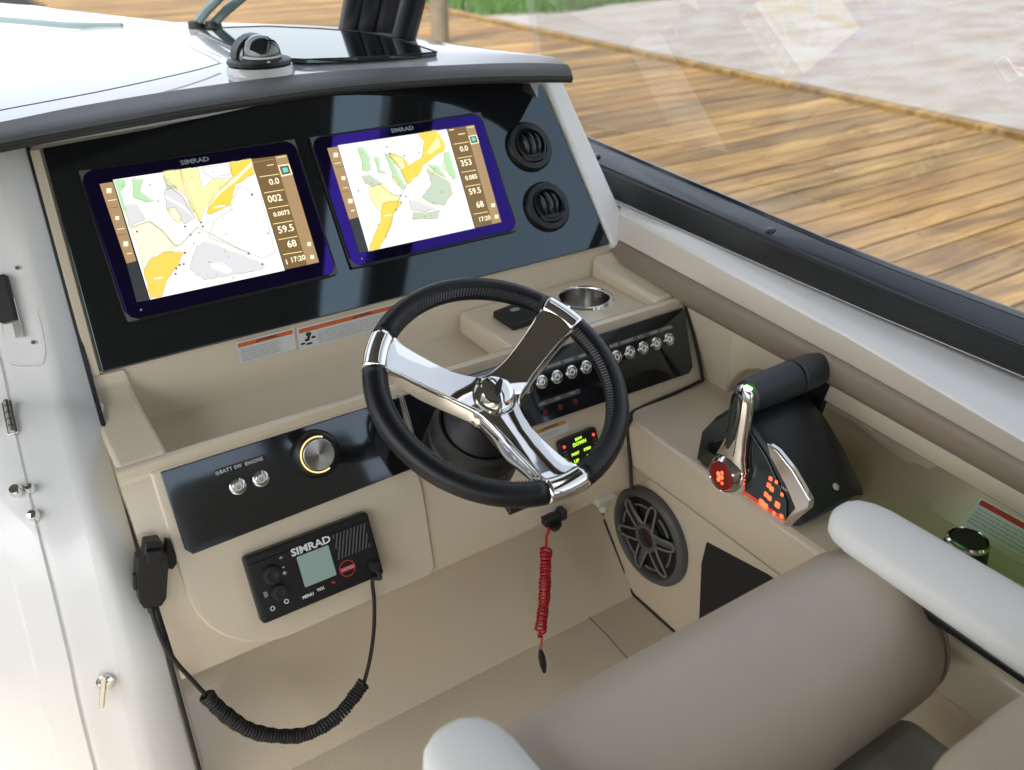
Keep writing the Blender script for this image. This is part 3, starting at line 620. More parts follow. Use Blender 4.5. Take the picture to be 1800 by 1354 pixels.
B_ = dict(map=[(238, 325), (1125, 192), (1355, 1000), (490, 1190)], logo=(765, 195), dot=(432, 1250),
 poly=[('sidebar', E_LBRN, 0, [(150, 350), (236, 335), (405, 910), (330, 932)]), ('sidebar', E_SLATE, 0, [(330, 934), (407, 912), (488, 1188), (410, 1203)]),
       ('data_column', E_BRN, 0, [(1128, 190), (1280, 168), (1500, 968), (1358, 998)]), ('data_column', E_LBRN, 0, [(1280, 168), (1350, 158), (1572, 950), (1500, 968)]),
       ('chart_area', E_GRN, 1, [(395, 350), (440, 345), (495, 430), (505, 530), (440, 540), (425, 440)]), ('chart_area', E_GRN, 1, [(530, 430), (570, 430), (575, 520), (630, 560), (560, 545)]),
       ('chart_area', E_GRN, 1, [(615, 390), (650, 400), (700, 500), (790, 660), (760, 690), (680, 590), (650, 470)]), ('chart_area', E_GG, 1, [(430, 580), (500, 570), (600, 640), (520, 670), (460, 640)]),
       ('chart_area', E_GG, 1, [(960, 510), (1050, 560), (1150, 630), (1175, 720), (1100, 820), (1000, 800), (920, 750), (1000, 640)]), ('chart_area', E_GREY, 1, [(810, 780), (900, 790), (1030, 850), (940, 870), (830, 850)]),
       ('chart_area', E_GG, 1, [(850, 870), (950, 880), (1065, 855), (1050, 925), (900, 930), (840, 930)]),
       ('chart_area', E_GRN, 1, [(1140, 380), (1200, 590), (1180, 610), (1090, 500), (1100, 390)]), ('chart_area', E_GRN, 1, [(970, 490), (1060, 500), (1110, 590), (1040, 560)]),
       ('chart_area', E_YEL, 1, [(890, 230), (1040, 205), (1100, 300), (1110, 360), (1010, 430), (930, 490), (900, 560), (860, 590), (820, 640), (800, 640), (750, 520), (650, 400), (700, 395), (770, 430), (810, 490), (920, 430), (940, 300)]),
       ('chart_area', E_LYEL, 1, [(660, 400), (760, 430), (790, 500), (760, 530), (720, 480)]), ('chart_area', E_LYEL, 0, [(1050, 250), (1080, 330), (990, 400), (960, 390)]),
       ('chart_area', E_WHITE, 0, [(1060, 205), (1120, 195), (1150, 300), (1120, 330), (1080, 270)]),
       ('chart_area', E_LYEL, 1, [(480, 670), (600, 645), (680, 730), (740, 750), (720, 790), (600, 800), (590, 880), (500, 760)]),
       ('chart_area', E_YEL, 1, [(600, 800), (720, 780), (760, 800), (690, 880), (660, 1010), (590, 1130), (575, 1170), (490, 1188), (520, 1080), (580, 960)]),
       ('chart_area', E_LYEL, 1, [(670, 590), (700, 590), (735, 650), (720, 660)]),
       ('position_box', E_CREAM, 0, [(1300, 250), (1368, 238), (1390, 305), (1322, 320)]), ('position_box', E_BRN, 0, [(1308, 257), (1362, 247), (1380, 300), (1327, 311)]), ('position_mark', E_BLU, 0, [(1325, 265), (1352, 260), (1362, 288), (1335, 294)])],
 lines=[(E_WHITE, 14, [(520, 400), (540, 560), (730, 730)]), (E_CREAM, 8, [(960, 510), (1180, 640)]), (E_CREAM, 8, [(1080, 400), (1110, 520), (1180, 640)]), (E_CREAM, 10, [(820, 750), (1060, 830)]), (E_OLV, 5, [(560, 640), (680, 730), (740, 740)]),
        (E_OLV, 5, [(640, 400), (740, 520), (800, 640), (740, 760), (700, 860), (620, 1080)]), (E_GG, 6, [(800, 900), (810, 960), (790, 1000)]), (E_GG, 6, [(850, 930), (865, 1000)]), (E_LYEL, 8, [(830, 610), (910, 570)]), (E_WHITE, 9, [(610, 905), (670, 895)]), (E_GREY, 4, [(1135, 862), (1195, 855)]),
        (E_LYEL, 5, [(1180, 320), (1300, 300)]), (E_LYEL, 5, [(1210, 435), (1330, 415)]), (E_LYEL, 5, [(1240, 550), (1360, 530)]), (E_LYEL, 5, [(1275, 665), (1395, 645)]), (E_LYEL, 5, [(1340, 890), (1455, 870)]), (E_LYEL, 6, [(1285, 185), (1345, 175)]), (E_LYEL, 8, [(1215, 240), (1270, 232)]), (E_LYEL, 8, [(1140, 207), (1180, 200)]),
        (E_CREAM, 5, [(205, 480), (260, 472)]), (E_BRN, 4, [(215, 510), (280, 500)]), (E_CREAM, 5, [(275, 680), (315, 674)]), (E_BRN, 4, [(265, 712), (330, 702)]), (E_CREAM, 10, [(340, 865), (370, 860)])],
 dots=[(E_DK, 6, [(400, 702), (747, 793), (712, 855), (656, 397), (775, 415), (745, 740), (785, 748), (633, 345)]), (E_OLV, 6, [(430, 390), (505, 640), (1082, 712), (940, 910), (1008, 800), (915, 320), (895, 390), (1018, 525), (560, 975), (625, 1080)]), (E_CREAM, 18, [(214, 412), (333, 787)]), (E_CREAM, 15, [(277, 600), (1497, 820), (1524, 912)])],
 text=[('0.0', 1265, 355, .0145), ('353', 1283, 470, .0165), ('0.085', 1325, 588, .012), ('59.5', 1355, 700, .0155), ('68', 1395, 810, .0165), ('17:20', 1432, 925, .012)])
chartplotter('lit chartplotter without blue tint at the port end of the instrument panel', [(135, 303), (520, 247), (590, 487), (222, 570)], (140, 240), 4.231, A_)
chartplotter('lit chartplotter with blue tinted bezel beside the round air vents', [(545, 243), (845, 200), (905, 408), (610, 478)], (540, 190), 4.668, B_)

FIN = mat('vent_fin_gloss', (.008, .009, .010), .18, spec=.6)
def vent(px, py, label):
    u, v = PF.uv(px, py); t = thing('air_vent', label, 'air vent', PF.p(u, v, 0), 'round air vents on the instrument panel')
    ring('collar', PF, u, v, [(.050, .003), (.050, .008), (.046, .013), (.036, .014), (.033, .010), (.033, .003)], BLKS, t, n=40, bevel=.0)
    lathe('bowl', PF, u, v, [(.033, .004), (.032, .0045), (.0, .0045)], BLKM, t, n=24)
    ring('swivel_ring', PF, u, v+.003, [(.033, .006), (.033, .016), (.0295, .018), (.0275, .014), (.0275, .006)], BLKS, t, n=32)
    for dx in (-.013, 0, .013):
        h = math.sqrt(.028**2-dx*dx)
        pts = [PF.p(u+dx+.0015*math.sin(i/8*3.14)*(1 if dx > 0 else -1 if dx < 0 else 0), v+.003-h+2*h*i/8, .008+.012*math.sin(math.pi*i/8)) for i in range(9)]
        tube('fin', pts, .004 if dx else .0055, FIN, t, n=8, up=PF.n, ell_=(.8, 1.0))
    prism('thumb_tab', PF, [(u-.030, v-.018), (u+.030, v-.018), (u+.022, v-.030), (u, v-.0335), (u-.022, v-.030)], .006, .0165, BLKS, t, bevel=.001)
vent(928, 260, 'upper round black air vent on the panel, beside the chartplotter with blue tinted bezel')
vent(959, 365, 'lower round black air vent on the panel, nearest the cup holder')

# compass on the dash top
cp = atz(456, 108, -.283); CF = Fr((cp.x, cp.y, -.300), X_, Y_)
t = thing('compass', 'black dome compass standing on the white dash top', 'compass', (cp.x, cp.y, -.292))
lathe('plinth', CF, 0, 0, [(.064, -.010), (.060, .006), (.057, .0118), (0, .0135)], WTOP, t, n=40)
lathe('flange', CF, 0, 0, [(.056, .0135), (.058, .016), (.056, .021), (.044, .024), (0, .0245)], BLKS, t, n=40)
lathe('dome', CF, .004, -.006, [(.034, .022), (.0345, .030), (.032, .042), (.026, .053), (.016, .060), (.007, .0625), (0, .063)], CLEARCAP, t, n=36)
hv = []
hood = []
for i in range(13):
    a = math.radians(-8+i*(196/12)); hood.append([CF.p(math.cos(a)*r, .012+s, .018+math.sin(a)*r*1.02) for r, s in ((.036, -.012), (.043, -.012), (.043, .022), (.036, .022))])
loft('hood', hood, BLKS, t, closed=True, caps=True, bevel=.0015)
lathe('compass_card', CF, .004, -.006, [(.0352, .026), (.0352, .029), (.034, .0295)], WINK, t, n=36)
for a in range(0, 360, 120): lathe('screw', CF, .049*math.cos(math.radians(a+30)), .049*math.sin(math.radians(a+30)), [(.003, .022), (.003, .0245), (0, .025)], CHR2, t, n=8)

# warning labels under the panel
WF = Fr((0, 1.2995, 0), X_, Z_)
def wl(label, x0, x1, z0, z1, pict=False, title='WARNING', fr=WF, hdr=ORG, n=6, w0=.0004, hh=.26, seed=1, name='warning_label'):
    t = thing(name, label, 'warning label', fr.p((x0+x1)/2, z0, 0)); H = z1-z0
    prism('backing', fr, rrect(x0, x1, z0, z1, .002), w0, w0+.0005, PAPER, t)
    prism('header', fr, [(x0+.003, z1-H*hh), (x1-.003, z1-H*hh), (x1-.003, z1-.003), (x0+.003, z1-.003)], w0+.0006, w0+.0008, hdr, t)
    xc = (x0+x1)/2; hs = H*hh*.62
    text('lettering', title, hs, fr, xc+hs*.6, z1-H*hh/2-.001, w0+.0010, INK, t, bold=.0002)
    prism('warning_triangle', fr, [(xc-hs*2.6, z1-H*hh+.0015), (xc-hs*1.8, z1-H*hh+.0015), (xc-hs*2.2, z1-.0045)], w0+.0009, w0+.0011, INK, t)
    xs = x0+(.035 if pict else .006)
    lines = ['Read owner manual before operating this vessel. Keep hands clear', 'Operator must wear engine shutoff lanyard at all times when', 'engine is running. Do not leave helm unattended underway', 'Failure to follow these warnings may result in serious', 'injury or death. Keep away from moving propeller', 'Passengers must be seated when engine is in gear']
    nb = n; hsz = (H*(1-hh)-.006)/nb
    for i in range(nb):
        s = lines[(i+seed) % 6]; W_ = (x1-xs-.006); k = max(12, int(W_/(hsz*.40))); s = (s+' '+lines[(i+seed+1) % 6])[:k]
        text('fine_print', s, hsz*.80, fr, xs, z1-H*hh-.003-hsz*(i+.5), w0+.0010, INKG, t, align='LEFT', sx=.92)
    if pict:
        px_, pz_ = x0+.018, z0+H*.36; s = H*.2
        for (c, d, rx, rz) in ((px_+.001, pz_+s*1.25, .62, .5), (px_-.3*s, pz_+.1*s, .55, .35), (px_+1.1*s, pz_+.35*s, .5, .28), (px_-1.3*s, pz_-.55*s, .55, .25), (px_+.05*s, pz_-.85*s, .75, .25), (px_+.1*s, pz_+.55*s, .3, .45)):
            prism('pictogram', fr, ell(c, d, rx*s, rz*s, 12), w0+.0006, w0+.0008, INK, t)
    return t
c = [WF.uv(*p) for p in [(413, 600), (516, 578), (516, 615), (418, 640)]]
x0, x1 = c[0][0], c[1][0]; z1 = (c[0][1]+c[1][1])/2; z0 = (c[3][1]+c[2][1])/2
wl('small white warning label with orange header under the port chartplotter', x0, x1, z0, z1)
c = WF.uv(521, 577); c2 = WF.uv(525, 616)
wl('wide white warning label with orange header and black pictogram, partly behind the steering wheel', c[0], c[0]+.235, c2[1], c[1], pict=True, seed=3)
# drain hole
lathe('drain_hole', Fr((.166, 1.185, -.7446), X_, Y_), 0, 0, [(.008, 0), (.0, .0003)], BLKM, helm, n=16)
# cup holder
cp = atz(1027, 524, -.698); KF = Fr((cp.x, cp.y, -.698), X_, Y_)
t = thing('cup_holder', 'polished steel cup holder let into the beige dash shelf', 'cup holder', KF.o)
R_ = .0555
ring('rim', KF, 0, 0, [(R_+.002, 0), (R_, .0035), (R_-.006, .0038), (R_-.008, .001), (R_-.008, -.001)], CHR, t, n=48)
vs = []; 
lathe('cup', KF, 0, 0, [(R_-.0078, .0025), (R_-.0082, .0015), (R_-.010, .0012), (.0, .0010)], BLKM, t, n=40) if 0 else None
# the well itself: steel wall that goes down; the shelf is cut open below
# (shelf top is replaced here by a steel dish sunk in a cut)
CUPS = (KF.o.x, KF.o.y, R_-.007)
lathe('cup', KF, 0, 0, [(R_-.0075, .002), (R_-.0085, -.020), (R_-.009, -.062), (R_-.014, -.068), (0, -.069)], CHR2, t, n=40, cap0=False)
# cut the shelf and the dash below it with a cylinder
cutm = lathe('cutter', KF, 0, 0, [(R_-.007, -.0705), (R_-.007, .05)], CHR2, None, n=48)
dg = bpy.context.evaluated_depsgraph_get()
for nm in ('tray_shelf', 'dash_moulding', 'dash_end'):
    o = bpy.data.objects[nm]; m = o.modifiers.new('cut', 'BOOLEAN'); m.object = cutm; m.solver = 'EXACT'; m.operation = 'DIFFERENCE'
    dg = bpy.context.evaluated_depsgraph_get(); dg.update(); me = bpy.data.meshes.new_from_object(o.evaluated_get(dg)); o.modifiers.clear(); o.data = me
    try: me.set_sharp_from_angle(angle=math.radians(40))
    except Exception: pass
bpy.data.objects.remove(cutm)
# small black device on the shelf
t = thing('charging_pad', 'small black charging pad lying on the shelf beside the cup holder', 'charging pad', (.80, 1.2, -.698))
q = [atz(x, y, -.69) for x, y in [(866, 552), (902, 576), (965, 556), (928, 528)]]
prism('body', Fr((0, 0, -.698), X_, Y_), [(p.x, p.y) for p in q], .0003, .014, BLKS, t, bevel=.003, seg=3)
cq = sum(q, V())/4
prism('emblem', Fr((0, 0, -.698), X_, Y_), ell(cq.x-.005, cq.y+.012, .010, .007, 16), .0141, .0146, GINK, t)

# ---------------------------------------------------------------- switch panels
def switch_panel(label, pts, w=.0042):
    t = thing('switchboard', label, 'switch panel', FF.p(pts[0][0], pts[0][1], w), 'gloss black switch panels on the dash face')
    prism('plate', FF, pts, w-.001, w+.004, SWG, t, bevel=.0012); return t, w+.0041
sp1, W1 = switch_panel('gloss black switch panel above the radio, with two lit buttons and a ringed dial',
                       [(.1390, -.006), (.1400, -.118), (.148, -.128), (.492, -.1195), (.4985, -.006)])
W1 = .0083
sp2, W2 = switch_panel('long gloss black switch panel behind the wheel with a row of steel push buttons',
                       [(.505, -.006), (.507, -.118), (1.072, -.128), (1.084, -.118), (1.0925, -.012), (1.088, -.006)])
W2 = .0083
BPARENT = None
def button(u, v, w, parent, first=[None]):
    if first[0] is None:
        b = lathe('push_button', FF, u, v, [(.0118, w-.0005), (.0118, w+.0015), (.0105, w+.0025), (.0092, w+.0026), (.0085, w+.0012), (.0, w+.0012)], CHR, parent, n=28)
        lathe('button_cap', FF, u, v, [(.0078, w+.0010), (.0078, w+.0024), (.0070, w+.0032), (0, w+.0034)], CHR2, b, n=24)
        ring('light_ring', FF, u, v, [(.0052, w+.0030), (.0052, w+.0037), (.0040, w+.0037), (.0040, w+.0030)], E_BTN, b, n=24)
        first[0] = (b, u, v); return b
    b, u0, v0 = first[0]
    return dup(b, M.Translation(FF.p(u, v)-FF.p(u0, v0)), parent)
for u in (.2302, .2637): button(u, -.058, W1, sp1)
# row on the right panel
for k in range(10): 
    u = .7215+.0315*k if k < 5 else .9155+.0312*(k-5)
    button(u, -.0540, W2, sp2)
BTXT = ['NAV', 'LTS', 'ANC', 'HORN', 'PUMP', 'ACC', 'CKPT', 'BLG', 'FWD', 'LIVE']
for (u0, u1) in ((.735, .862), (.905, 1.055)):
    prism('button_legend_strip', FF, rrect(u0, u1, -.037, -.029, .003), W2-.0003, W2+.0006, GREY, sp2, bevel=.0002)
for k in range(9):
    u = .7528+.0315*k if k < 4 else .9155+.0312*(k-4)
    text('legend', ['NAV', 'ANCHOR', 'HORN', 'WIPER', 'BILGE', 'COCKPIT', 'ACC', 'CABIN', 'LIVEWELL'][k], .0068, FF, u, -.033, W2+.0008, WINK, sp2)
    
prism('button_legend_strip', FF, rrect(.735, .825, -.094, -.086, .003), W2-.0003, W2+.0006, GREY, sp2, bevel=.0002)
for u, s in ((.745, 'BOW'), (.7766, 'STBD'), (.8085, 'PORT')):
    text('legend', s, .005, FF, u, -.090, W2+.0008, WINK, sp2)
    lathe('red_indicator', FF, u, -.106, [(.0055, W2-.0005), (.0055, W2+.002), (.004, W2+.003), (0, W2+.003)], BLKS, sp2, n=16)
    ring('red_indicator_ring', FF, u, -.106, [(.0040, W2+.0028), (.0040, W2+.0036), (.0028, W2+.0036), (.0028, W2+.0028)], E_RED2, sp2, n=16)
# left panel label strip and dial
prism('button_legend_strip', FF, rrect(.205, .278, -.036, -.026, .003), W1-.0003, W1+.0006, BLKS, sp1, bevel=.0002)
text('legend', 'BATT SW  ENGINE', .0075, FF, .243, -.031, W1+.0009, WINK, sp1)
lathe('indicator_lamp', FF, .2085, -.031, [(.003, W1), (.003, W1+.001), (0, W1+.0012)], GINK, sp1, n=10)
du, dv = FF.uv(552, 797)
d = lathe('dial', FF, du, dv, [(.036, W1-.0005), (.036, W1+.004), (.034, W1+.010), (.030, W1+.014), (.0285, W1+.015), (.0285, W1+.012), (0, W1+.012)], BLKS, sp1, n=48)
arc = [FF.p(du+.0262*math.cos(math.radians(a)), dv+.0262*math.sin(math.radians(a)), W1+.0135) for a in range(62, 300, 8)]
tube('dial_light_ring', arc, .0013, E_GOLD, d, n=6)
def brushed():
    m = mat('radial_brushed_steel', (.42, .41, .38), .2, metal=1); t = m.node_tree; b = t.nodes['Principled BSDF']
    tc = t.nodes.new('ShaderNodeTangent'); tc.direction_type = 'RADIAL'; tc.axis = 'Z'
    b.inputs['Anisotropic'].default_value = .95; b.inputs['Roughness'].default_value = .28; t.links.new(tc.outputs[0], b.inputs['Tangent']); return m
BRU = brushed()
dc = lathe('dial_cap', Fr((0, 0, 0), X_, Y_), 0, 0, [(.0235, 0), (.0235, .004), (.0225, .005), (0, .005)], BRU, None, n=48)
dc.matrix_basis = FF.mat(du, dv, W1+.012); dc.parent = d; dc.matrix_parent_inverse = WM[d.name].inverted(); WM[dc.name] = dc.matrix_basis.copy()

# warning label and trim tab pad below the right switch panel
wl('small white label with amber header below the long switch panel', .712, .790, -.152, -.128, fr=FF, hdr=AMB, n=3, w0=.0008, hh=.42, title='WARNING')
t = thing('trim_tab_pad', 'small black trim tab keypad with lime and red lights, seen through the steering wheel', 'keypad', FF.p(.80, -.19, 0))
TR = Fr(FF.p(.7975, -.1895, 0), (FF.u+FF.v*.035), FF.v)
prism('body', TR, rrect(-.041, .041, -.030, .030, .007), 0.0003, .011, BLKS, t, bevel=.002, seg=3)
for s, x, y, z in (('BOW', 0, .021, .006), ('DOWN', 0, .013, .0085), ('PORT', -.013, -.002, .0065), ('STBD', .013, -.002, .0065), ('UP', -.014, -.015, .0085), ('UP', .014, -.015, .0085)):
    text('lit_legend', s, z, TR, x, y, .0115, E_LIME, t, bold=.0004)
for x in (-.032, .032):
    lathe('red_lamp', TR, x, .017, [(.0028, .010), (.0028, .0118), (0, .0125)], E_RED, t, n=10)
    for k in range(6): prism('lamp_segment', TR, rrect(x-.0035, x+.0035, .008-k*.006-.0015, .008-k*.006+.0015, .0005), .0108, .0114, GREY, t)

# ---------------------------------------------------------------- VHF radio
t = thing('vhf_radio', 'black marine radio with small grey green screen on the dash face', 'radio', FF.p(.30, -.26, 0))
RF = Fr(FF.p(0, 0, .0045), FF.u, FF.v); r0, r1, q0, q1 = .207, .397, -.2555, -.1545
prism('body', RF, rrect(r0, r1, q0, q1, .006), 0, .018, BLKS, t, bevel=.003, seg=3)
prism('faceplate', RF, rrect(r0+.004, r1-.004, q0+.004, q1-.012, .004), .0182, .0200, BLKS, t, bevel=.0008)
s0 = RF.uv(512, 970); 
prism('screen', RF, rrect(.277, .326, -.227, -.180, .002), .0202, .0208, LCD, t)
text('lettering', 'SIMRAD', .0150, RF, .3015, -.1725, .0206, WINK, t, sx=1.15, bold=.0005)
for (u, v, r) in ((.2365, -.190, .0135), (.240, -.218, .0115)):
    k = lathe('knob', RF, u, v, [(r, .0198), (r, .024), (r*.92, .030), (r*.6, .0315), (r*.5, .0305), (0, .0305)], BLKM, t, n=28)
for (s, u, v, m_) in (('*', .256, -.176, WINK), ('+', .255, -.196, WINK), ('-', .2555, -.186, WINK), ('B', .222, -.215, GINK)):
    text('key_symbol', s, .011, RF, u, v, .0206, m_, t, bold=.0004)
for (s, u, v, m_) in (('MENU', .278, -.240, WINK), ('WX', .298, -.238, WINK), ('16', .318, -.236, REDP)):
    text('key_label', s, .0062, RF, u, v, .0206, m_, t, bold=.0003)
for (u, v) in ((.2255, -.2375), (.2465, -.2355)):
    ring('power_key_ring', RF, u, v, [(.0035, .0202), (.0035, .0208), (.0022, .0208), (.0022, .0202)], WINK, t, n=14)
ring('distress_key_ring', RF, .344, -.224, [(.0125, .0202), (.0125, .0207), (.0112, .0207), (.0112, .0202)], REDP, t, n=28)
prism('distress_key', RF, rrect(.333, .356, -.2275, -.2205, .002), .0202, .0215, REDP, t)
text('key_label', 'DISTRESS', .0050, RF, .3445, -.224, .0219, WINK, t)
for k in range(13):      # diagonal speaker slots: ribs
    x = .334+k*.0055; a = (max(.333, x-.014), -.170 if x-.014 > .333 else None)
    p0 = (x+.004, -.1685); p1 = (x-.012, -.212)
    def clampseg(p, q):
        pts = []
        for i in range(9):
            uu = p[0]+(q[0]-p[0])*i/8; vv = p[1]+(q[1]-p[1])*i/8
            if .334 < uu < .388 and (vv > -.21): pts.append((uu, vv))
        return pts
    ps = clampseg(p0, p1)
    if len(ps) > 1: tube('speaker_rib', [RF.p(a[0], a[1], .0206) for a in (ps[0], ps[-1])], .0012, BLKM if k % 1 else GREY, t, n=5)
# ---------------------------------------------------------------- microphone, clip and coiled cord
t = thing('radio_microphone', 'black hand microphone clipped to the port edge of the dash, with its coiled cord', 'microphone', (.10, 1.0, -.85))
mf0 = at(268, 1010, (0, 1.005, -.84), (0, -1, .1))
mtop, mbot = at(266, 948, (0, 1.02, 0), (0, 1, 0)), at(266, 1062, (0, 1.0, 0), (0, 1, 0))
ax = (mtop-mbot).normalized(); MF = Fr(mbot, X_, ax); Lm = (mtop-mbot).length
MF = Fr(mbot, (X_ - ax*X_.dot(ax)).normalized(), ax)
pr = [(-.011, .0), (.011, 0), (.017, .010), (.019, Lm*.5), (.020, Lm*.72), (.017, Lm*.80), (.014, Lm*.81), (.011, Lm), (-.009, Lm), (-.011, Lm*.83), (-.019, Lm*.78), (-.020, Lm*.5), (-.0165, .010)]
prism('body', MF, pr, -.014, .012, BLKS, t, bevel=.005, seg=3)
prism('talk_button', MF, rrect(-.0225, -.0185, Lm*.28, Lm*.5, .001), -.006, .006, BLKM, t, bevel=.001)
prism('top_block', MF, rrect(-.010, .011, Lm*.70, Lm*.90, .003), .012, .019, BLKS, t, bevel=.002)
prism('hanger_clip', MF, [(.019, Lm*.48), (.030, Lm*.42), (.036, Lm*.52), (.034, Lm*.66), (.028, Lm*.86), (.021, Lm*.93), (.019, Lm*.8)], -.022, -.010, BLKM, t, bevel=.003)
def yz(px, py, y): return aty(px, py, y)
cp1 = smoothpath([mbot+V((0, 0, .004)), yz(270, 1085, .985), yz(287, 1130, .96), yz(310, 1165, .95), yz(340, 1198, .945), yz(362, 1222, .94)], 6)
tube('cord', cp1, [.0055 if i < 5 else .0032 for i in range(len(cp1))], RUB, t, n=8)
ctr = smoothpath([yz(362, 1222, .94), yz(395, 1255, .93), yz(440, 1284, .92), yz(490, 1294, .915), yz(540, 1290, .915), yz(590, 1262, .92), yz(622, 1225, .93), yz(640, 1200, .935)], 40)
def coil(path, R, turns, n=14, up=Z_):
    L = [0]
    for a, b in zip(path, path[1:]): L.append(L[-1]+(b-a).length)
    out = []; tot = turns*n; prev = up
    j = 0
    for i in range(tot+1):
        s = L[-1]*i/tot
        while j < len(L)-2 and L[j+1] < s: j += 1
        p = path[j].lerp(path[j+1], (s-L[j])/max(1e-9, L[j+1]-L[j])); tg = (path[min(j+2, len(path)-1)]-path[max(j-1, 0)]).normalized()
        b = (prev-tg*prev.dot(tg)).normalized(); prev = b; c = tg.cross(b); th = 2*math.pi*i/n
        Rj = R*(1+.07*math.sin(i*.13)+.05*math.sin(i*.047+2)); out.append(p+b*math.cos(th)*Rj+c*math.sin(th)*Rj)
    return out
tube('coiled_cord', coil(ctr, .0085, 58, 12), .0027, RUB, t, n=6)
rad = RF.p(.3835, -.235, .022)
cp2 = smoothpath([yz(640, 1200, .935), yz(650, 1160, .94), yz(657, 1110, .945), yz(658, 1060, .945), yz(655, 1020, .945), rad+V((.001, -.018, -.012)), rad+V((0, -.004, -.001)), rad], 6)
tube('cord', cp2, .0032, RUB, t, n=8)
lathe('cord_socket', RF, .3835, -.235, [(.0085, .018), (.0085, .026), (.006, .032), (0, .032)], BLKM, t, n=16)

# ================================================================ steering wheel
WC = V((.554, .867, -.590)); WN = V((0, -.469, .883)).normalized(); WH = Fr(WC, X_, WN.cross(X_))
R0, r0_ = .1685, .0165
t = thing('steering_wheel', 'black leather rimmed steering wheel with three polished steel spokes', 'steering wheel', WC)
def wp(a, r=R0, w=0): a = math.radians(a); return WH.p(r*math.cos(a), r*math.sin(a), w)
spk = [143.5, 26.5, -89.5]; half = 10.0
for k in range(3):
    a0 = spk[k]-half+.0; a1 = spk[(k+1) % 3]+half
    while a1 > a0: a1 -= 360
    n = max(12, int(abs(a1-a0)/4)); path = [wp(a0+(a1-a0)*i/n) for i in range(n+1)]
    tube('rim_grip', path, r0_, LEATH, t, n=20, up=WH.n, ell_=(.95, 1.0), auto=180)
    g = bpy.data.objects['rim_grip' if k == 0 else 'rim_grip.%03d' % k]
    # stitching along the inner edge
    vs = []; fs = []; m_ = int(abs(a1-a0)/1.7)
    for i in range(1, m_):
        a = a0+(a1-a0)*i/m_
        p = [wp(a-.45, R0-r0_*.62, r0_*.80), wp(a+.45, R0-r0_*.98, r0_*.30)]
        v_, f_ = tubev(p, .0013, 5, up=WH.n); kk = len(vs); vs += v_; fs += [tuple(q+kk for q in ff) for ff in f_]
    st = mesh('stitching', vs, fs, STIT, g); st['kind'] = 'stuff'
HD = -.036    # hub depth below the rim plane
for k, a in enumerate(spk):
    path = [wp(a-half+.3+(2*half-.6)*i/12) for i in range(13)]
    sl_ = tube('rim_sleeve', path, r0_*1.035, CHR, t, n=24, up=WH.n, ell_=(.95, 1.0), auto=180)
    ra = math.radians(a); d = V((math.cos(ra), math.sin(ra))); e = V((-math.sin(ra), math.cos(ra)))
    rows = []
    for (r, hw, w, th) in ((.0, .030, HD, .010), (.020, .0285, HD, .010), (.040, .0245, HD+.001, .010), (.065, .0215, HD+.006, .010), (.095, .0215, HD+.016, .0095), (.125, .0225, HD+.028, .009), (.142, .0240, HD+.035, .009), (.152, .0270, HD+.0385, .010), (.160, .028, HD+.040, .012), (.168, .028, HD+.040, .012)):
        prof = []
        for (s, ww) in ((-1, 0), (-.93, th*.5), (-.5, th*.62), (0, th*.66), (.5, th*.62), (.93, th*.5), (1, 0), (.85, -th*1.2), (-.85, -th*1.2)):
            prof.append(WH.p(d.x*r+e.x*s*hw, d.y*r+e.y*s*hw, w+ww))
        rows.append(prof)
    loft('spoke', rows, CHR, t, closed=True, caps=True, auto=38)
    o = bpy.data.objects['spoke' if k == 0 else 'spoke.%03d' % k]
# flanges that run from rim to rim, curving round the hub between two spokes
HWR = ((.156, .031, HD+.040), (.148, .0262, HD+.036), (.130, .0232, HD+.027), (.100, .0222, HD+.014), (.065, .0220, HD+.002))
def spt(a, r, s, w): 
    ra = math.radians(a); return WH.p(math.cos(ra)*r-math.sin(ra)*s, math.sin(ra)*r+math.cos(ra)*s, w)
for k in range(3):
    a, b = spk[k], spk[(k+1) % 3]
    while b > a: b -= 360
    mid = (a+b)/2
    pts = [spt(a, r, -h, w) for r, h, w in HWR]+[spt(mid+18, .040, 0, HD-.002), spt(mid, .037, 0, HD-.002), spt(mid-18, .040, 0, HD-.002)]+[spt(b, r, h, w) for r, h, w in HWR[::-1]]
    pp = smoothpath(pts, 5); rows = []
    for i, p in enumerate(pp):
        tg = (pp[min(i+1, len(pp)-1)]-pp[max(i-1, 0)]).normalized(); sd_ = tg.cross(WH.n).normalized(); e_ = min(i, len(pp)-1-i)/len(pp)
        dpt = .006+.016*min(1, e_*4)
        rows.append([p+sd_*.003+WH.n*.003, p+WH.n*.006, p-sd_*.003+WH.n*.003, p-sd_*.003-WH.n*dpt, p+sd_*.003-WH.n*dpt])
    loft('spoke_flange', rows, CHR, t, closed=True, caps=True, auto=50)
lathe('hub_cap', WH, 0, 0, [(.031, HD-.004), (.031, HD+.008), (.0295, HD+.011), (.0265, HD+.0105), (.0255, HD+.018), (.022, HD+.024), (.014, HD+.0275), (0, HD+.029)], CHR, t, n=48, auto=25)
prism('hub_emblem', WH, [(-.010, -.012), (-.002, -.010), (.012, .008), (.010, .013), (-.004, .004)], HD+.022, HD+.0300, BLKS, t, bevel=.001)
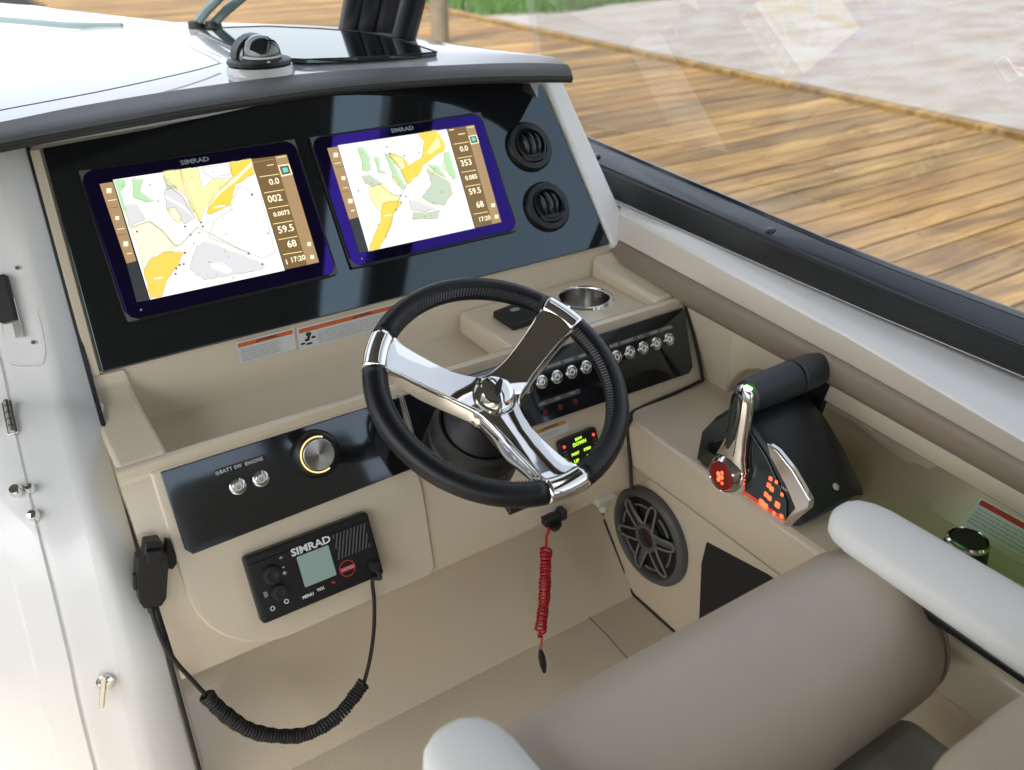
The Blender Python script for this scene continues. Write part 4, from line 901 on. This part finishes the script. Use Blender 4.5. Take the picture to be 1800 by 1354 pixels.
# column
tc_ = thing('steering_column', 'black rubber steering column boot behind the wheel hub', 'steering column', WH.p(0, 0, -.14))
lathe('boot', WH, 0, 0, [(.028, HD-.012), (.031, HD-.030), (.038, HD-.045), (.060, HD-.060), (.068, HD-.075), (.072, HD-.090), (.066, HD-.094), (.072, HD-.100), (.074, HD-.150)], BLKS, tc_, n=48)
ring('collar', WH, 0, 0, [(.062, HD-.058), (.066, HD-.056), (.070, HD-.066), (.066, HD-.068)], BLKM, tc_, n=48)
box('tilt_lever', WH.p(.0, -.115, HD-.10), (.035, .03, .012), BLKS, tc_, ax=(WH.u, WH.v, WH.n), bevel=.003)


# ---------------------------------------------------------------- kill switch with red lanyard
ky = .958
t = thing('kill_switch_lanyard', 'red coiled engine kill lanyard hanging from its black switch under the dash edge', 'lanyard', (.71, ky, -.95))
k0 = aty(966, 908, ky)
box('switch_body', k0+V((0, -.010, .002)), (.040, .016, .016), BLKS, t, bevel=.003)
box('clip', k0+V((.018, -.010, .006)), (.012, .02, .02), BLKM, t, bevel=.003)
lathe('switch_knob', Fr(k0+V((0, -.016, -.006)), X_, -Y_), 0, 0, [(.012, 0), (.010, .006), (.006, .012), (0, .013)], BLKM, t, n=16)
A0, A1 = aty(963, 925, ky-.018), aty(960, 965, ky-.022)
tube('lead', smoothpath([A0, A0+V((.003, 0, -.012)), A0+V((-.002, 0, -.02)), A1], 6), .0024, RED, t, n=7)
tube('coil', coil([A1, aty(957, 1050, ky-.036), aty(950, 1110, ky-.046)], .0085, 22, 12), .0023, RED, t, n=6)
A2 = aty(950, 1110, ky-.046); A3 = aty(950, 1142, ky-.056)
tube('lead', smoothpath([A2, A2+V((-.004, 0, -.010)), A2+V((.003, 0, -.016)), A3], 6), .0024, RED, t, n=7)
A4 = aty(957, 1182, ky-.066); tube('snap_hook', [A3, A3.lerp(A4, .3), A3.lerp(A4, .7), A4], [.003, .0065, .0062, .003], RUB, t, n=10)
lathe('small_label_disc', Fr(aty(968, 890, .970), X_, FF.v), 0, 0, [(.008, 0), (.008, .001), (0, .001)], PAPER, t, n=12) if 0 else None
wl('tiny white label with a red mark above the kill switch', .690, .722, -.290, -.272, fr=FF, hdr=REDP, n=2, w0=.0008, hh=.4, title='STOP', name='switch_label')

# ================================================================ starboard side: ledge, wall, bolster, coaming, window
side = thing('side_console', 'beige moulded starboard ledge and side wall beside the helm', 'side console', (1.0, .6, -1.25))
LZ = -.83
# ledge top and face
inner = [(1.118, 1.05), (1.118, 1.03), (1.123, .945), (1.165, .895), (1.20, .855), (1.235, .82), (1.235, .76), (1.215, .70), (1.190, .55), (1.20, .50), (1.20, .40), (1.19, .1), (1.18, -.9)]
lt_ = [(.908, 1.05)]+inner+[(.908, -.9)]
prism('ledge_top', Fr((0, 0, LZ), X_, Y_), lt_, -.008, 0, GEL, side, bevel=0)
rows = []
for y, dz in ((1.02, 0), (.97, 0), (.95, 0), (.6, 0), (.56, 0), (.0, 0), (-.9, 0)):
    rows.append([V((.930, y, LZ-.0003)), V((.912, y, LZ-.0003)), V((.9035, y, LZ-.004)), V((.900, y, LZ-.013)), V((.900, y, LZ-.082)), V((.9035, y, LZ-.092)), V((.912, y, LZ-.096)), V((.95, y, LZ-.097))])
loft('ledge_face', rows, GEL, side, auto=80)
for y0, y1 in ((1.02, .0),): pass
# dark gasket between dash and ledge
gp = [FF.p(.888, -.294, .004), FF.p(.896, -.25, .006), V((.899, .985, LZ-.02)), V((.903, .982, LZ+.004)), FF.p(.93, -.1585, .006), FF.p(1.02, -.155, .006), FF.p(1.094, -.150, .006), FF.p(1.103, -.142, .006), FF.p(1.103, -.06, .006), FF.p(1.100, -.004, .004), FF.p(1.101, .004, .001)]
tube('ledge_gasket', smoothpath(gp, 3), .0034, RUB, side, n=6)
# speaker wall
box('side_liner', (1.33, .2, -.80), (.15, 2.4, .30), GEL, side, bevel=0)
box('speaker_wall', (.955, .35, (ZF+LZ-.09)/2), (.03, 1.55, LZ-.09-ZF), GEL, side, bevel=.0)
vs = [(.9395, 1.09, -1.12), (.9395, .985, -1.245)]
tube('corner_gasket', [V((.9385, 1.095, -1.05)), V((.9385, 1.082, -1.128)), V((.9385, .985, -1.246)), V((.9385, .974, ZF+.001)), V((.9385, .62, ZF+.001))], .0032, RUB, side, n=6)
# pocket: flat black sheet stands in for the shade inside its opening
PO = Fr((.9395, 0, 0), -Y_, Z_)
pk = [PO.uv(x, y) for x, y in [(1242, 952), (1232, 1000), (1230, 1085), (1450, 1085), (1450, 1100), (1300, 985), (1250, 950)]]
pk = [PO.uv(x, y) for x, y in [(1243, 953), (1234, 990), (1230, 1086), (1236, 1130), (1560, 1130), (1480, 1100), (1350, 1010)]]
prism('pocket_shade_sheet', PO, pk, -.002, .0015, BLKM, side)
# tiny switch block under dash corner
tb = thing('dimmer_switch', 'small ivory switch block under the dash corner above the speaker', 'switch', (.84, .96, -.96))
p = aty(1062, 878, .955); IV = mat('ivory_plastic', (.55, .55, .44), .4)
box('body', p+V((0, .01, 0)), (.040, .04, .014), IV, tb, bevel=.003); lathe('stem', Fr(p+V((-.004, -.004, -.006)), X_, -Y_), 0, 0, [(.009, 0), (.008, .014), (0, .015)], IV, tb, n=14)

# speaker
SF = Fr((.9395, 0, 0), -Y_, Z_); su, sv = SF.uv(1145, 941)
t = thing('speaker', 'round dark grey speaker with curved grille spokes in the side wall', 'speaker', SF.p(su, sv, 0))
RS = .0995
lathe('cone', SF, su, sv, [(RS-.015, .002), (.06, .0018), (.0, .0015)], BLKM, t, n=40)
ring('outer_ring', SF, su, sv, [(RS, 0), (RS, .008), (RS-.005, .014), (RS-.014, .016), (RS-.019, .010), (RS-.019, 0)], GREY, t, n=56)
ring('hub_ring', SF, su, sv, [(.030, .004), (.030, .014), (.026, .017), (.020, .015), (.019, .004)], GREY, t, n=32)
lathe('hub_dish', SF, su, sv, [(.0195, .006), (.012, .004), (0, .003)], mat('tweeter_maroon', (.05, .018, .018), .4), t, n=24)
for k in range(6):
    a = math.radians(20+60*k); ca, sa = math.cos(a), math.sin(a)
    def sp_(r, s, w): return SF.p(su+ca*r-sa*s, sv+sa*r+ca*s, w)
    loop = [sp_(.024, .012, .013), sp_(.045, .0105, .016), sp_(.066, .0095, .016), sp_(.077, .006, .014), sp_(.079, 0, .014), sp_(.077, -.006, .014), sp_(.066, -.0095, .016), sp_(.045, -.0105, .016), sp_(.024, -.012, .013)]
    tube('grille_arm', smoothpath(loop, 4), .0022, LGREY, t, n=6)
    if k % 2 == 0:
        tube('grille_web', [sp_(.028, 0, .010), sp_(.074, 0, .010)], .008, GREY, t, n=8, up=SF.n, ell_=(.4, 1))
    arc2 = [SF.p(su+.066*math.cos(a+math.radians(q)), sv+.066*math.sin(a+math.radians(q)), .012) for q in range(14, 48, 4)]
    tube('grille_arc', arc2, .002, LGREY, t, n=6)

# side cross-section lines, each given at three stations, then run on fore and aft
def line(st, z):
    P = [atz(x, y, zz if isinstance(z, (list, tuple)) else z) for (x, y), zz in zip(st, z if isinstance(z, (list, tuple)) else [z]*len(st))]
    def f(y):
        if y >= P[1].y: a, b = P[0], P[1]
        else: a, b = P[1], P[2]
        k = (y-a.y)/(b.y-a.y); return a.x+(b.x-a.x)*k, a.z+(b.z-a.z)*k
    return f
L1 = line([(1080, 470), (1500, 700), (1800, 870)], -.69)
L2 = line([(1072, 415), (1500, 645), (1800, 815)], -.635)
L3 = line([(1070, 360), (1500, 590), (1800, 765)], -.585)
L4 = line([(1060, 340), (1500, 535), (1800, 660)], -.572)
L5 = line([(1045, 290), (1500, 488), (1800, 612)], -.530)
L6 = line([(1030, 245), (1500, 448), (1800, 560)], -.512)
ys = [1.75, 1.6, 1.45, 1.3, 1.15, 1.0, .85, .7, .55, .4, .25, .1, -.1, -.4, -.9]
P_ = lambda L, y, dx=0, dz=0: V((L(y)[0]+dx, y, L(y)[1]+dz))
ysw = [y for y in ys if y <= 1.3]
def drop(y):
    T_ = [(.945, .128), (.938, .100), (.925, .078), (.905, .060), (.88, .048), (.85, .041), (.82, .038), (-2, .038)]
    for (ya, da), (yb, db) in zip(T_, T_[1:]):
        if yb <= y <= ya: return da+(db-da)*(ya-y)/(ya-yb)
    return .128
# wall: full height forward of the throttle, a hanging band above the recess aft of it
rows = []
for y in [1.31, 1.15, 1.05, .98, .945]:
    a = P_(L1, y, .004, .004); rows.append([a, V((max(a.x+.004, 1.118), y, LZ+.006)), V((max(a.x+.006, 1.122), y, LZ-.01))])
loft('side_wall', [[r[0], r[0].lerp(r[1], .5), r[1], r[2]] for r in rows], GEL, side)
rows = []
for y in [.945, .938, .925, .915, .905, .89, .88, .865, .85, .82, .76, .70, .6, .55, .5, .4, .25, .1, -.1, -.4, -.9]:
    a = P_(L1, y, .004, .004); a.x += 0
    dp = drop(y); rows.append([a, a+V((.004, 0, -dp)), a+V((.010, 0, -.006-dp)), a+V((.030, 0, -.007-dp))])
band = 0; loft('wall_band', rows, GEL, side, auto=80)
rows = []
def inx(y):
    for (xa, ya), (xb, yb) in zip(inner, inner[1:]):
        if yb <= y <= ya: return xa+(xb-xa)*(ya-y)/(ya-yb+1e-9)
    return inner[-1][0]
for y in [.945, .938, .925, .915, .905, .89, .88, .865, .85, .84, .82, .79, .76, .70, .65, .6, .55, .525, .5, .45, .4, .25, .1, -.1, -.4, -.9]:
    a = P_(L1, y, .004, .004); b = V((inx(y), y, LZ-.002)); top = a+V((.030, 0, -.007-drop(y)))
    top.x = max(top.x, b.x+.002) if b.x > top.x else top.x
    mid = b.lerp(top, .5)+V((.006, 0, 0))
    rows.append([a+V((.010, 0, -.006-drop(y))), top, mid, b+V((.001, 0, .008)), b+V((-.008, 0, .0012))])
loft('recess_wall', rows, GEL, side, auto=80)
# green LED strip under the wall band
led = thing('courtesy_light', 'thin green light strip under the side wall band above the ledge', 'light strip', (1.1, .3, -.74))
EST = em('green_led_strip', (.22, 1, .13), 1.5)
rows = []
for y in [.55, .5, .4, .25, .1, -.1]:
    a = P_(L1, y, .004, .004)+V((0, 0, -.0075-drop(y))); rows.append([a+V((.014, 0, 0)), a+V((.019, 0, 0)), a+V((.019, 0, -.0012)), a+V((.014, 0, -.0012))])
loft('light_strip', rows, EST, led, closed=True, caps=True)
# bolster pad
def sect(A, B, y, bulge, n=7):
    a, b = P_(A, y), P_(B, y); out = []
    for i in range(n+1):
        t_ = i/n; p = a.lerp(b, t_); k = math.sin(math.pi*t_)**.6; p.x -= bulge*k; p.z += 0; out.append(p)
    return out
gun = thing('gunwale', 'white topped starboard gunwale with taupe padded bolster along the ledge', 'gunwale', (1.1, .5, -.69))
rows = []
for y in [1.325, 1.32]+[v for v in ys if v < 1.31]:
    s = sect(L1, L2, y, .004 if y > 1.322 else .011); s = [P_(L1, y, .02)]+s+[P_(L2, y, .02)]; rows.append(s)
loft('bolster_pad', rows, TAUPE, gun, closed=True, caps=True, auto=80)
rows = []
for y in ys:
    rows.append([P_(L3, y, -.001, -.008), P_(L3, y, .002, -.002), P_(L3, y, .008, .0005), P_(L4, y, -.012, -.0045), P_(L4, y, .0, -.003), P_(L4, y, .03, -.03), P_(L4, y, .2, -.06), P_(L4, y, .24, -.09), P_(L4, y, .20, -.6), P_(L4, y, .05, -1.5)])
loft('coaming', rows, WHITE, gun, auto=60)
loft('coaming_face', [[P_(L2, y, .018, -.002), P_(L2, y, .002, 0), P_(L2, y, -.001, .003), P_(L3, y, -.0012, -.0078), P_(L3, y, .004, -.0078)] for y in ys], CREAM, gun, auto=60)
win = thing('side_window', 'starboard side window with heavy black frame, dock seen through its glass', 'window', (1.15, .6, -.57))
rows = []
for y in ys:
    rows.append([P_(L4, y, .0, -.002), P_(L4, y, .001, .002), P_(L5, y, -.003, -.003), P_(L5, y, .0, .0), P_(L5, y, .004, .001)])
loft('lower_frame', rows, FRB, win, auto=40)
rows = []
for y in ys:
    rows.append([P_(L5, y, .004, .0), P_(L5, y, .005, .0025), P_(L6, y, -.006, .0005), P_(L6, y, -.002, .001), P_(L6, y, .0, .007), P_(L6, y, .004, .007), P_(L6, y, .006, -.03), P_(L4, y, .04, -.004)])
loft('frame_track', rows, ALU, win, auto=35)
rows = []
for y in ys: rows.append([P_(L5, y, .0035, .002), P_(L5, y, .0048, .0045), P_(L5, y, .0065, .0045), P_(L5, y, .008, .002)])
loft('track_bead', rows, FRB, win)
for (x, y_) in ((1048, 274), (1355, 404)):
    p = at(x, y_, (0, 0, -.519), (0, 0, 1)); lathe('screw_cover', Fr(p+V((0, 0, .0)), (1, 0, .35), Y_), 0, 0, [(.009, -.002), (.009, .0008), (.007, .0016), (0, .0018)], ALU, win, n=18)
# glass pane, leaning inboard
gn = V((.9807, .0428, .1908)).normalized(); gd = 1.2029
def gpt(y, z): return V(((gd-gn.y*y-gn.z*z)/gn.x, y, z))
gv = [gpt(-.9, -.62), gpt(1.75, -.62), gpt(1.75, .33), gpt(-.9, .33)]
gv2 = [v+gn*.005 for v in gv]
mesh('glass_pane', gv+gv2, [(0, 1, 2, 3), (7, 6, 5, 4), (0, 4, 5, 1), (1, 5, 6, 2), (2, 6, 7, 3), (3, 7, 4, 0)], GLASS, win, smooth=False)
box('top_rail', (1.17, .1, .36), (.10, 5.0, .07), PILL, win, bevel=.01)
box('glass_divider', gpt(-.95, -.1), (.03, .06, .9), PILL, win, bevel=.004)

# windscreen pillar: three dark raked bars
ws = thing('windscreen_pillar', 'black raked windscreen pillar of three bars at the end of the dash top', 'pillar', (.95, 1.95, -.3))
for (bx, tx, rr) in ((612, 634, .026), (640, 672, .030), (672, 716, .032), (706, 768, .028)):
    b0 = atz(bx, 62 if bx < 700 else 82, -.31); 
    dr = V((.02, -.62, 1)).normalized()
    r = RT*((tx-CX)/F_PX)+DN*((0-CY)/F_PX)+FW
    # direction chosen so that the bar rakes aft as it rises
    p1 = b0+dr*.95
    tube('pillar_bar', [b0-dr*.03, b0+dr*.3, p1], rr, PILL, ws, n=12, ell_=(1, .9))
# wipers
for i, (x0_, x1_) in enumerate(((345, 398), (375, 440))):
    w_ = thing('windscreen_wiper', ['grey windscreen wiper arm at the front edge of the dash, port of its twin', 'grey windscreen wiper arm at the front edge of the dash, next to the pillar side'][i], 'wiper', atz(x0_, 40, -.28), 'windscreen wiper arms')
    b0 = atz(x0_, 42, -.285); r = RT*((x1_-CX)/F_PX)+DN*((-14-CY)/F_PX)+FW
    p1 = r*((b0.y-.10)/r.y)
    tube('wiper_arm', [b0, b0.lerp(p1, .4)+V((0, 0, .004)), p1], [.010, .011, .008], mat('wiper_grey', (.10, .15, .15), .4), w_, n=8)
    lathe('wiper_pivot', Fr(b0+V((0, 0, -.014)), X_, Y_), 0, 0, [(.020, 0), (.018, .02), (0, .024)], BLKS, w_, n=14)
# windscreen base frame and foredeck
fd = thing('foredeck', 'white foredeck of the boat beyond the windscreen', 'foredeck', (-.3, 2.9, -.45))
pts = smoothpath([V(p) for p in [(-1.4, 2.5, -.34), (.0, 3.6, -.34), (.35, 3.35, -.34), (.45, 3.12, -.34), (.62, 2.75, -.34), (.74, 2.48, -.34), (.80, 2.2, -.34)]], 5)
rows = [[V((-.9, 2.15, -.33)).lerp(V((.72, 2.15, -.33)), i/(len(pts)-1)), p, p+V((.02, .02, -.03)), p+V((.05, .08, -.4)), p+V((0, -.3, -1.8))] for i, p in enumerate(pts)]
loft('deck', rows, WHITE, fd)
tube('deck_rubber', [atz(-60, 30, -.298), atz(40, 38, -.298), atz(120, 45, -.298), atz(215, 46, -.298)], .008, mat('deck_teal', (.12, .17, .18), .4), fd, n=6)

# ---------------------------------------------------------------- throttle
t = thing('throttle_control', 'twin lever throttle control with chrome arm and red lit keypad on the side ledge', 'throttle', (1.0, .72, LZ))
XP = .913
prof = [(.826, LZ+.0005), (.822, -.765), (.806, -.735), (.770, -.702), (.745, -.698), (.700, -.722), (.655, -.757), (.612, -.800), (.606, -.812), (.618, LZ+.0005)]
rows = []
for x, k, dz in ((XP, .93, -.006), (XP+.006, .985, -.001), (.95, 1.0, .004), (.99, 1.0, .008), (1.025, .99, .003), (1.055, .95, -.012), (1.070, .85, -.032)):
    rows.append([V((x, .716+(y-.716)*k, max(LZ+.0005, z+(dz if z > LZ+.01 else 0)))) for y, z in prof])
loft('housing', rows, DOME, t, closed=True, caps=True, auto=50)
KP = Fr((XP-.0005, 0, 0), -Y_, Z_)
fp = [(-.824, LZ+.006), (-.820, -.768), (-.804, -.742), (-.775, -.712), (-.735, -.712), (-.690, -.742), (-.640, -.795), (-.634, LZ+.006)]
prism('keypad_face', KP, fp, 0, .004, BLKG, t, bevel=.001)
ck = [(1352, 776), (1372, 790), (1400, 825), (1430, 878), (1428, 892), (1390, 926), (1380, 918), (1402, 890), (1388, 856), (1358, 800)]
CK = Fr((XP-.004, 0, 0), -Y_, Z_); ckp = [CK.uv(x, y) for x, y in ck]
prism('chrome_trim', CK, ckp, -.004, .007, CHR, t, bevel=.0025)
for (x, y, s) in ((1358, 840, .005), (1368, 846, .004), (1355, 852, .006), (1360, 858, .006), (1350, 868, .006), (1356, 874, .006), (1342, 882, .008), (1349, 888, .007), (1378, 868, .004), (1370, 886, .0075), (1364, 900, .004), (1377, 906, .005)):
    u, v = KP.uv(x, y); prism('lit_key', KP, rrect(u-s*.6, u+s*.6, v-s*.7, v+s*.7, s*.25), .0038, .0046, E_ORR, t)
u, v = KP.uv(1382, 858); text('key_label', 'TRIM', .006, KP, u, v, .0046, WINK, t)
u, v = CK.uv(1288, 828); HX = .020
hubp = Fr((XP-.004, 0, 0), -Y_, Z_)
lathe('lever_hub', hubp, u, v, [(.036, .000), (.036, .008), (.031, .020), (.026, .026), (.0245, .024), (0, .024)], CHR, t, n=36)
lathe('hub_button', hubp, u, v, [(.0235, .022), (.0235, .0255), (.021, .027), (0, .0275)], E_RED2, t, n=28)
for (dx, dy, s) in ((.003, .009, .0035), (-.004, .003, .0045), (.004, .001, .004), (-.002, -.006, .0045), (.006, -.009, .003), (.0, -.001, .003)):
    prism('lit_symbol', hubp, ell(u+dx, v+dy, s*.8, s, 8), .0274, .0282, E_ORR, t)
hubc = hubp.p(u, v, 0)
topc = V((.905, .742, -.672))
arm_x = XP-.008
# chrome lever arm: loft from the hub to the grip
def armrow(c, hw, th, dirv):
    s = dirv.cross(X_).normalized(); return [c+s*hw*math.cos(a)+X_*th*math.sin(a) for a in [2*math.pi*i/12 for i in range(12)]]
hub3 = V((arm_x-.002, hubc.y, hubc.z)); top3 = V((arm_x-.002, .742, -.660)); dv_ = (top3-hub3).normalized()
rows = [armrow(hub3+dv_*s*(top3-hub3).length+V((0, o_, 0)), h, th, dv_) for s, h, th, o_ in ((-.22, .020, .010, 0), (-.12, .032, .011, 0), (.12, .034, .012, 0), (.28, .026, .012, 0), (.5, .0205, .011, -.002), (.75, .0195, .011, -.002), (.95, .0195, .011, 0), (1.06, .016, .010, 0), (1.12, .006, .008, 0))]
loft('chrome_lever', rows, CHR, t, closed=True, caps=True, auto=70)
rows = [armrow(hub3+V((-.0095, .004, 0))+dv_*s*(top3-hub3).length, h, .004, dv_) for s, h in ((.34, .003), (.5, .011), (.8, .0125), (.98, .011), (1.04, .004))]
loft('lever_inlay', rows, BLKG, t, closed=True, caps=True)
gz, gy = -.664, .742
gprof = [(.0, .020), (.002, .0245), (.03, .0275), (.07, .0275), (.085, .0265)]
gF = Fr((.912, gy, gz), Y_, Z_)
def grip(name, x0, x1, r0, r1, mid, m_):
    fr_ = Fr((0, gy, gz), Y_, Z_)
    return lathe(name, fr_, 0, 0, [(r0*.8, x0), (r0, x0+.003), (mid, (x0+x1)/2), (r1, x1-.003), (r1*.85, x1)], m_, t, n=28, sy=1.05)
grip('grip', .906, 1.008, .024, .0275, .0265, GRIP)
grip('grip', 1.010, 1.085, .0275, .022, .0268, GRIP)
a, b = V((1.092, .742, -.665)), V((1.100, .775, -.80)); dd = (b-a).normalized()
rows = [[p+X_*dx+dd.cross(X_).normalized()*dy for dx, dy in ((-.010, -h), (.008, -h), (.012, 0), (.008, h), (-.010, h))] for p, h in ((a-dd*.022, .012), (a-dd*.012, .022), (a, .024), (a.lerp(b, .5), .021), (b, .026))]
loft('far_lever', rows, BLKS, t, closed=True, caps=True, bevel=.003)
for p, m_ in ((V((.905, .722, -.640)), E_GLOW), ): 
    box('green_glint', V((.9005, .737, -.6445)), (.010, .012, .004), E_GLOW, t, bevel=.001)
box('green_lamp', V((1.086, .735, -.6385)), (.008, .018, .004), E_GLOW, t, bevel=.001)
lp = atx(1279, 742, .925); box('lime_lamp', lp, (.012, .014, .004), E_LIME, t, bevel=.001); 
u, v = KP.uv(1466, 856); p = V((1.02, .655, -.762))
lathe('badge', Fr(at(1465, 858, (1.0, .66, -.758), V((0, -.62, .78))), X_, (0, .78, .62)), 0, 0, [(.006, .003), (.006, .006), (0, .0062)], CHR2, t, n=14)
pr_ = at(1425, 908, (0, .63, 0), (0, 1, 0)); box('red_lamp', V((.955, .6135, -.814)), (.008, .004, .004), E_RED, t, bevel=.0005)
# hidden glowing strip, added to throw the keypad's red glow on the ledge
rs = loft('added_glow_strip', [[V((XP-.0014, y, LZ+.0055)), V((XP-.0002, y, LZ+.0055)), V((XP-.0002, y, LZ+.003)), V((XP-.0014, y, LZ+.003))] for y in (.75, .64)], em('added_red_glow', (1, .05, .02), 2), t, closed=True, caps=True)

# rotary knob on the ledge
p = atz(1688, 992, LZ); NF = Fr(p, X_, Y_)
t = thing('rotary_knob', 'round black rotary controller with bright chrome ring, aft on the ledge', 'rotary knob', p)
NF.o.z += .010; lathe('base', NF, 0, 0, [(.031, -.0098), (.031, .006), (.0280, .030)], BLKS, t, n=36)
ring('chrome_ring', NF, 0, 0, [(.0285, .030), (.0285, .034), (.0255, .036), (.0245, .033), (.0245, .030)], CHR, t, n=40)
lathe('top_cap', NF, 0, 0, [(.0243, .030), (.0235, .034), (0, .0345)], BLKG, t, n=32)
# red header label on the aft wall of the recess
p0 = atz(1690, 918, LZ+.006); nL = V((-.62, 0, .78)).normalized()
LF = Fr(p0, -Y_, nL.cross(-Y_)*1.0)
if LF.v.z < 0: LF = Fr(p0, -Y_, -LF.v)
if LF.n.dot(nL) < 0: LF = Fr(p0, -Y_, LF.v); 
HT_ = LF.uv(1712, 868)[1]
B0 = LF.p(-.012, -.012, -.0004); 
rows = []
for u_, g in ((-.15, .0), (-.11, .18), (-.065, .6), (-.03, .9), (-.012, 1), (.10, 1), (.6, 1)):
    b0 = LF.p(u_, -.010, -.0004); b0.z = LZ-.002; t1 = LF.p(u_, .16, -.0004)
    b1 = LF.p(u_, -.006, -.0004)
    rows.append([b0, b1.lerp(V((b0.x+.05, b0.y, LZ-.004)), 1-g), t1.lerp(V((t1.x, t1.y, LZ-.004)), 1-g)])
loft('recess_ramp', rows, GEL, side, auto=80)
wl('large white label with red header on the aft wall of the ledge recess', 0, .19, 0, HT_, fr=LF, hdr=REDP, n=5, w0=.0004, hh=.24, title='WARNING', name='warning_label')

# ================================================================ helm seat
seat = thing('helm_chair', 'taupe grey helm seat with rolled front bolster and two white armrests', 'helm seat', (.56, .3, ZF))
by, bzz, br_ = .425, -.812, .104
def bol(x0, x1, m_, name='front_bolster'):
    rows = []
    for x, k in ((x0, .0), (x0+.001, .55), (x0+.006, .80), (x0+.016, .93), (x0+.032, .99), (x0+.06, 1), ((x0+x1)/2, 1.01), (x1-.06, 1), (x1-.032, .99), (x1-.016, .93), (x1-.006, .80), (x1-.001, .55), (x1, .0)):
        kk = max(k, .02)
        rows.append([V((x, by+br_*kk*math.cos(a)*1.0, bzz+br_*kk*math.sin(a)*.98)) for a in [2*math.pi*i/40 for i in range(40)]])
    return loft(name, rows, m_, seat, closed=True, caps=True, auto=180)
fb = bol(.255, .845, SEATV)
tube('piping', [V((.8325, by+br_*.935*math.cos(a), bzz+br_*.92*math.sin(a))) for a in [2*math.pi*i/40 for i in range(40)]], .0025, TAUPE, fb, n=6, closed=True)
box('seat_cushion', (.55, .14, -.955), (.56, .44, .12), SEATG, seat, bevel=.03, seg=4)
for x in (.42, .68):
    box('seat_panel_seam', (x, .14, -.8945), (.003, .40, .002), BLKM, seat, bevel=0)
box('seat_base', (.55, .18, -1.10), (.50, .42, .18), GEL, seat, bevel=.02)
box('pedestal', (.55, .2, -1.225), (.25, .25, .08), BLKS, seat, bevel=.02)
def armrest(x0, x1, y1, y0, z, n=14):
    rows = []
    ysr = [(y1, .02), (y1-.002, .45), (y1-.010, .72), (y1-.024, .90), (y1-.045, 1.0), (y1-.10, 1.04), (y1-.25, 1.12), (y0, 1.15)]
    for y, k in ysr:
        k = max(k, .03); hw = (x1-x0)/2*k; xc = (x0+x1)/2; r = []
        for i in range(20):
            a = 2*math.pi*i/20; cx_, sx_ = math.cos(a), math.sin(a)
            r.append(V((xc+hw*math.copysign(abs(cx_)**.75, cx_), y, z-.021+.023*k**.5*math.copysign(abs(sx_)**.7, sx_))))
        rows.append(r)
    return loft('armrest', rows, ARMW, seat, closed=True, caps=True, auto=180)
armrest(.793, .883, .512, -.15, -.678)
armrest(.212, .302, .497, -.15, -.678)
for x in (.835, .255): 
    box('armrest_bracket', (x, .16, -.735), (.05, .56, .012), BLKS, seat, bevel=.003)
    box('armrest_post', (x, .0, -.80), (.03, .06, .12), BLKS, seat, bevel=.004)
box('shading_back_panel', (.545, -.20, -.66), (.54, .13, .60), TANV, seat, bevel=.04, seg=4)  # unseen panel, added to keep aft light out of the footwell
# backrest corner, close to the camera
bq = at(1800, 1215, (0, .10, 0), (0, 1, 0))
BK = []
rows = []
for (x, top) in ((.30, -.60), (.40, -.57), (.55, -.56), (.66, -.575), (.72, -.61), (.75, -.66)):
    pass
bqc = atz(1790, 1330, -.60)
0 and print('backrest ref', tuple(round(v, 3) for v in bqc), tuple(round(v, 3) for v in atz(1640, 1354, -.6)), tuple(round(v, 3) for v in atz(1800, 1210, -.6)))
e0, e1 = atz(1640, 1360, -.62), atz(1720, 1270, -.62); e2_ = atz(1805, 1208, -.62)
poly = smoothpath([V((.62, -.12, -.62)), e0+V((-.045, -.07, 0)), e0, e1, e2_, e2_+V((.06, -.005, 0)), e2_+V((.12, -.06, 0)), e2_+V((.13, -.2, 0)), V((e2_.x+.08, -.13, -.62))], 5)
rows = []
cen = V((.70, .05, -.62))
for kz, kk in ((.0, .80), (-.006, .93), (-.02, 1.0), (-.06, 1.0), (-.22, .98), (-.33, .96)):
    rows.append([V((cen.x+(p.x-cen.x)*kk, cen.y+(p.y-cen.y)*kk, -.62+.012+kz)) for p in poly])
rows.insert(0, [V((cen.x+(p.x-cen.x)*.2, cen.y+(p.y-cen.y)*.2, -.62+.014)) for p in poly])
bkr = loft('backrest', rows, TANV, seat, auto=180, closed=True, caps=True)
for kk in (.62, .58):
    tube('backrest_seam', [V((cen.x+(p.x-cen.x)*kk, cen.y+(p.y-cen.y)*kk, -.6055)) for p in poly[3:]], .0016, TAUPE, bkr, n=5)

# ================================================================ hardtop over the helm (its underside mirrors in the black panels)
ht = thing('hardtop', 'hardtop roof over the helm with dark underside', 'hardtop', (0, -.3, .35))
box('roof_panel', (-.105, -.30, .485), (2.222, 4.4, .07), HT, ht, bevel=.01)
box('side_rail', (1.291, -.3, .485), (.106, 4.4, .07), PILL, ht, bevel=.01)
for y in (1.6, -2.35): box('cross_beam', (1.12, y, .485), (.26, .10, .07), PILL, ht, bevel=.005)
for x in (1.12, -1.1): box('aft_support', (x, -2.4, -.4), (.10, .16, 1.75), PILL, ht, bevel=.01)
# hull of the boat aft of the helm
hull = thing('hull', 'white boat hull and aft cockpit around the helm', 'boat hull', (0, -1.5, -1.6))
box('aft_cockpit_floor', (0, -3.0, ZF-.03), (2.3, 2.8, .06), FLR, hull, bevel=0)
box('transom', (0, -4.4, -1.1), (2.4, .1, .7), WHITE, hull, bevel=.02)
box('port_side', (-1.25, -1.3, -1.2), (.12, 6.3, 1.3), WHITE, hull, bevel=.03)
box('aft_starboard_side', (1.25, -2.7, -1.2), (.12, 3.5, 1.2), WHITE, hull, bevel=.03)
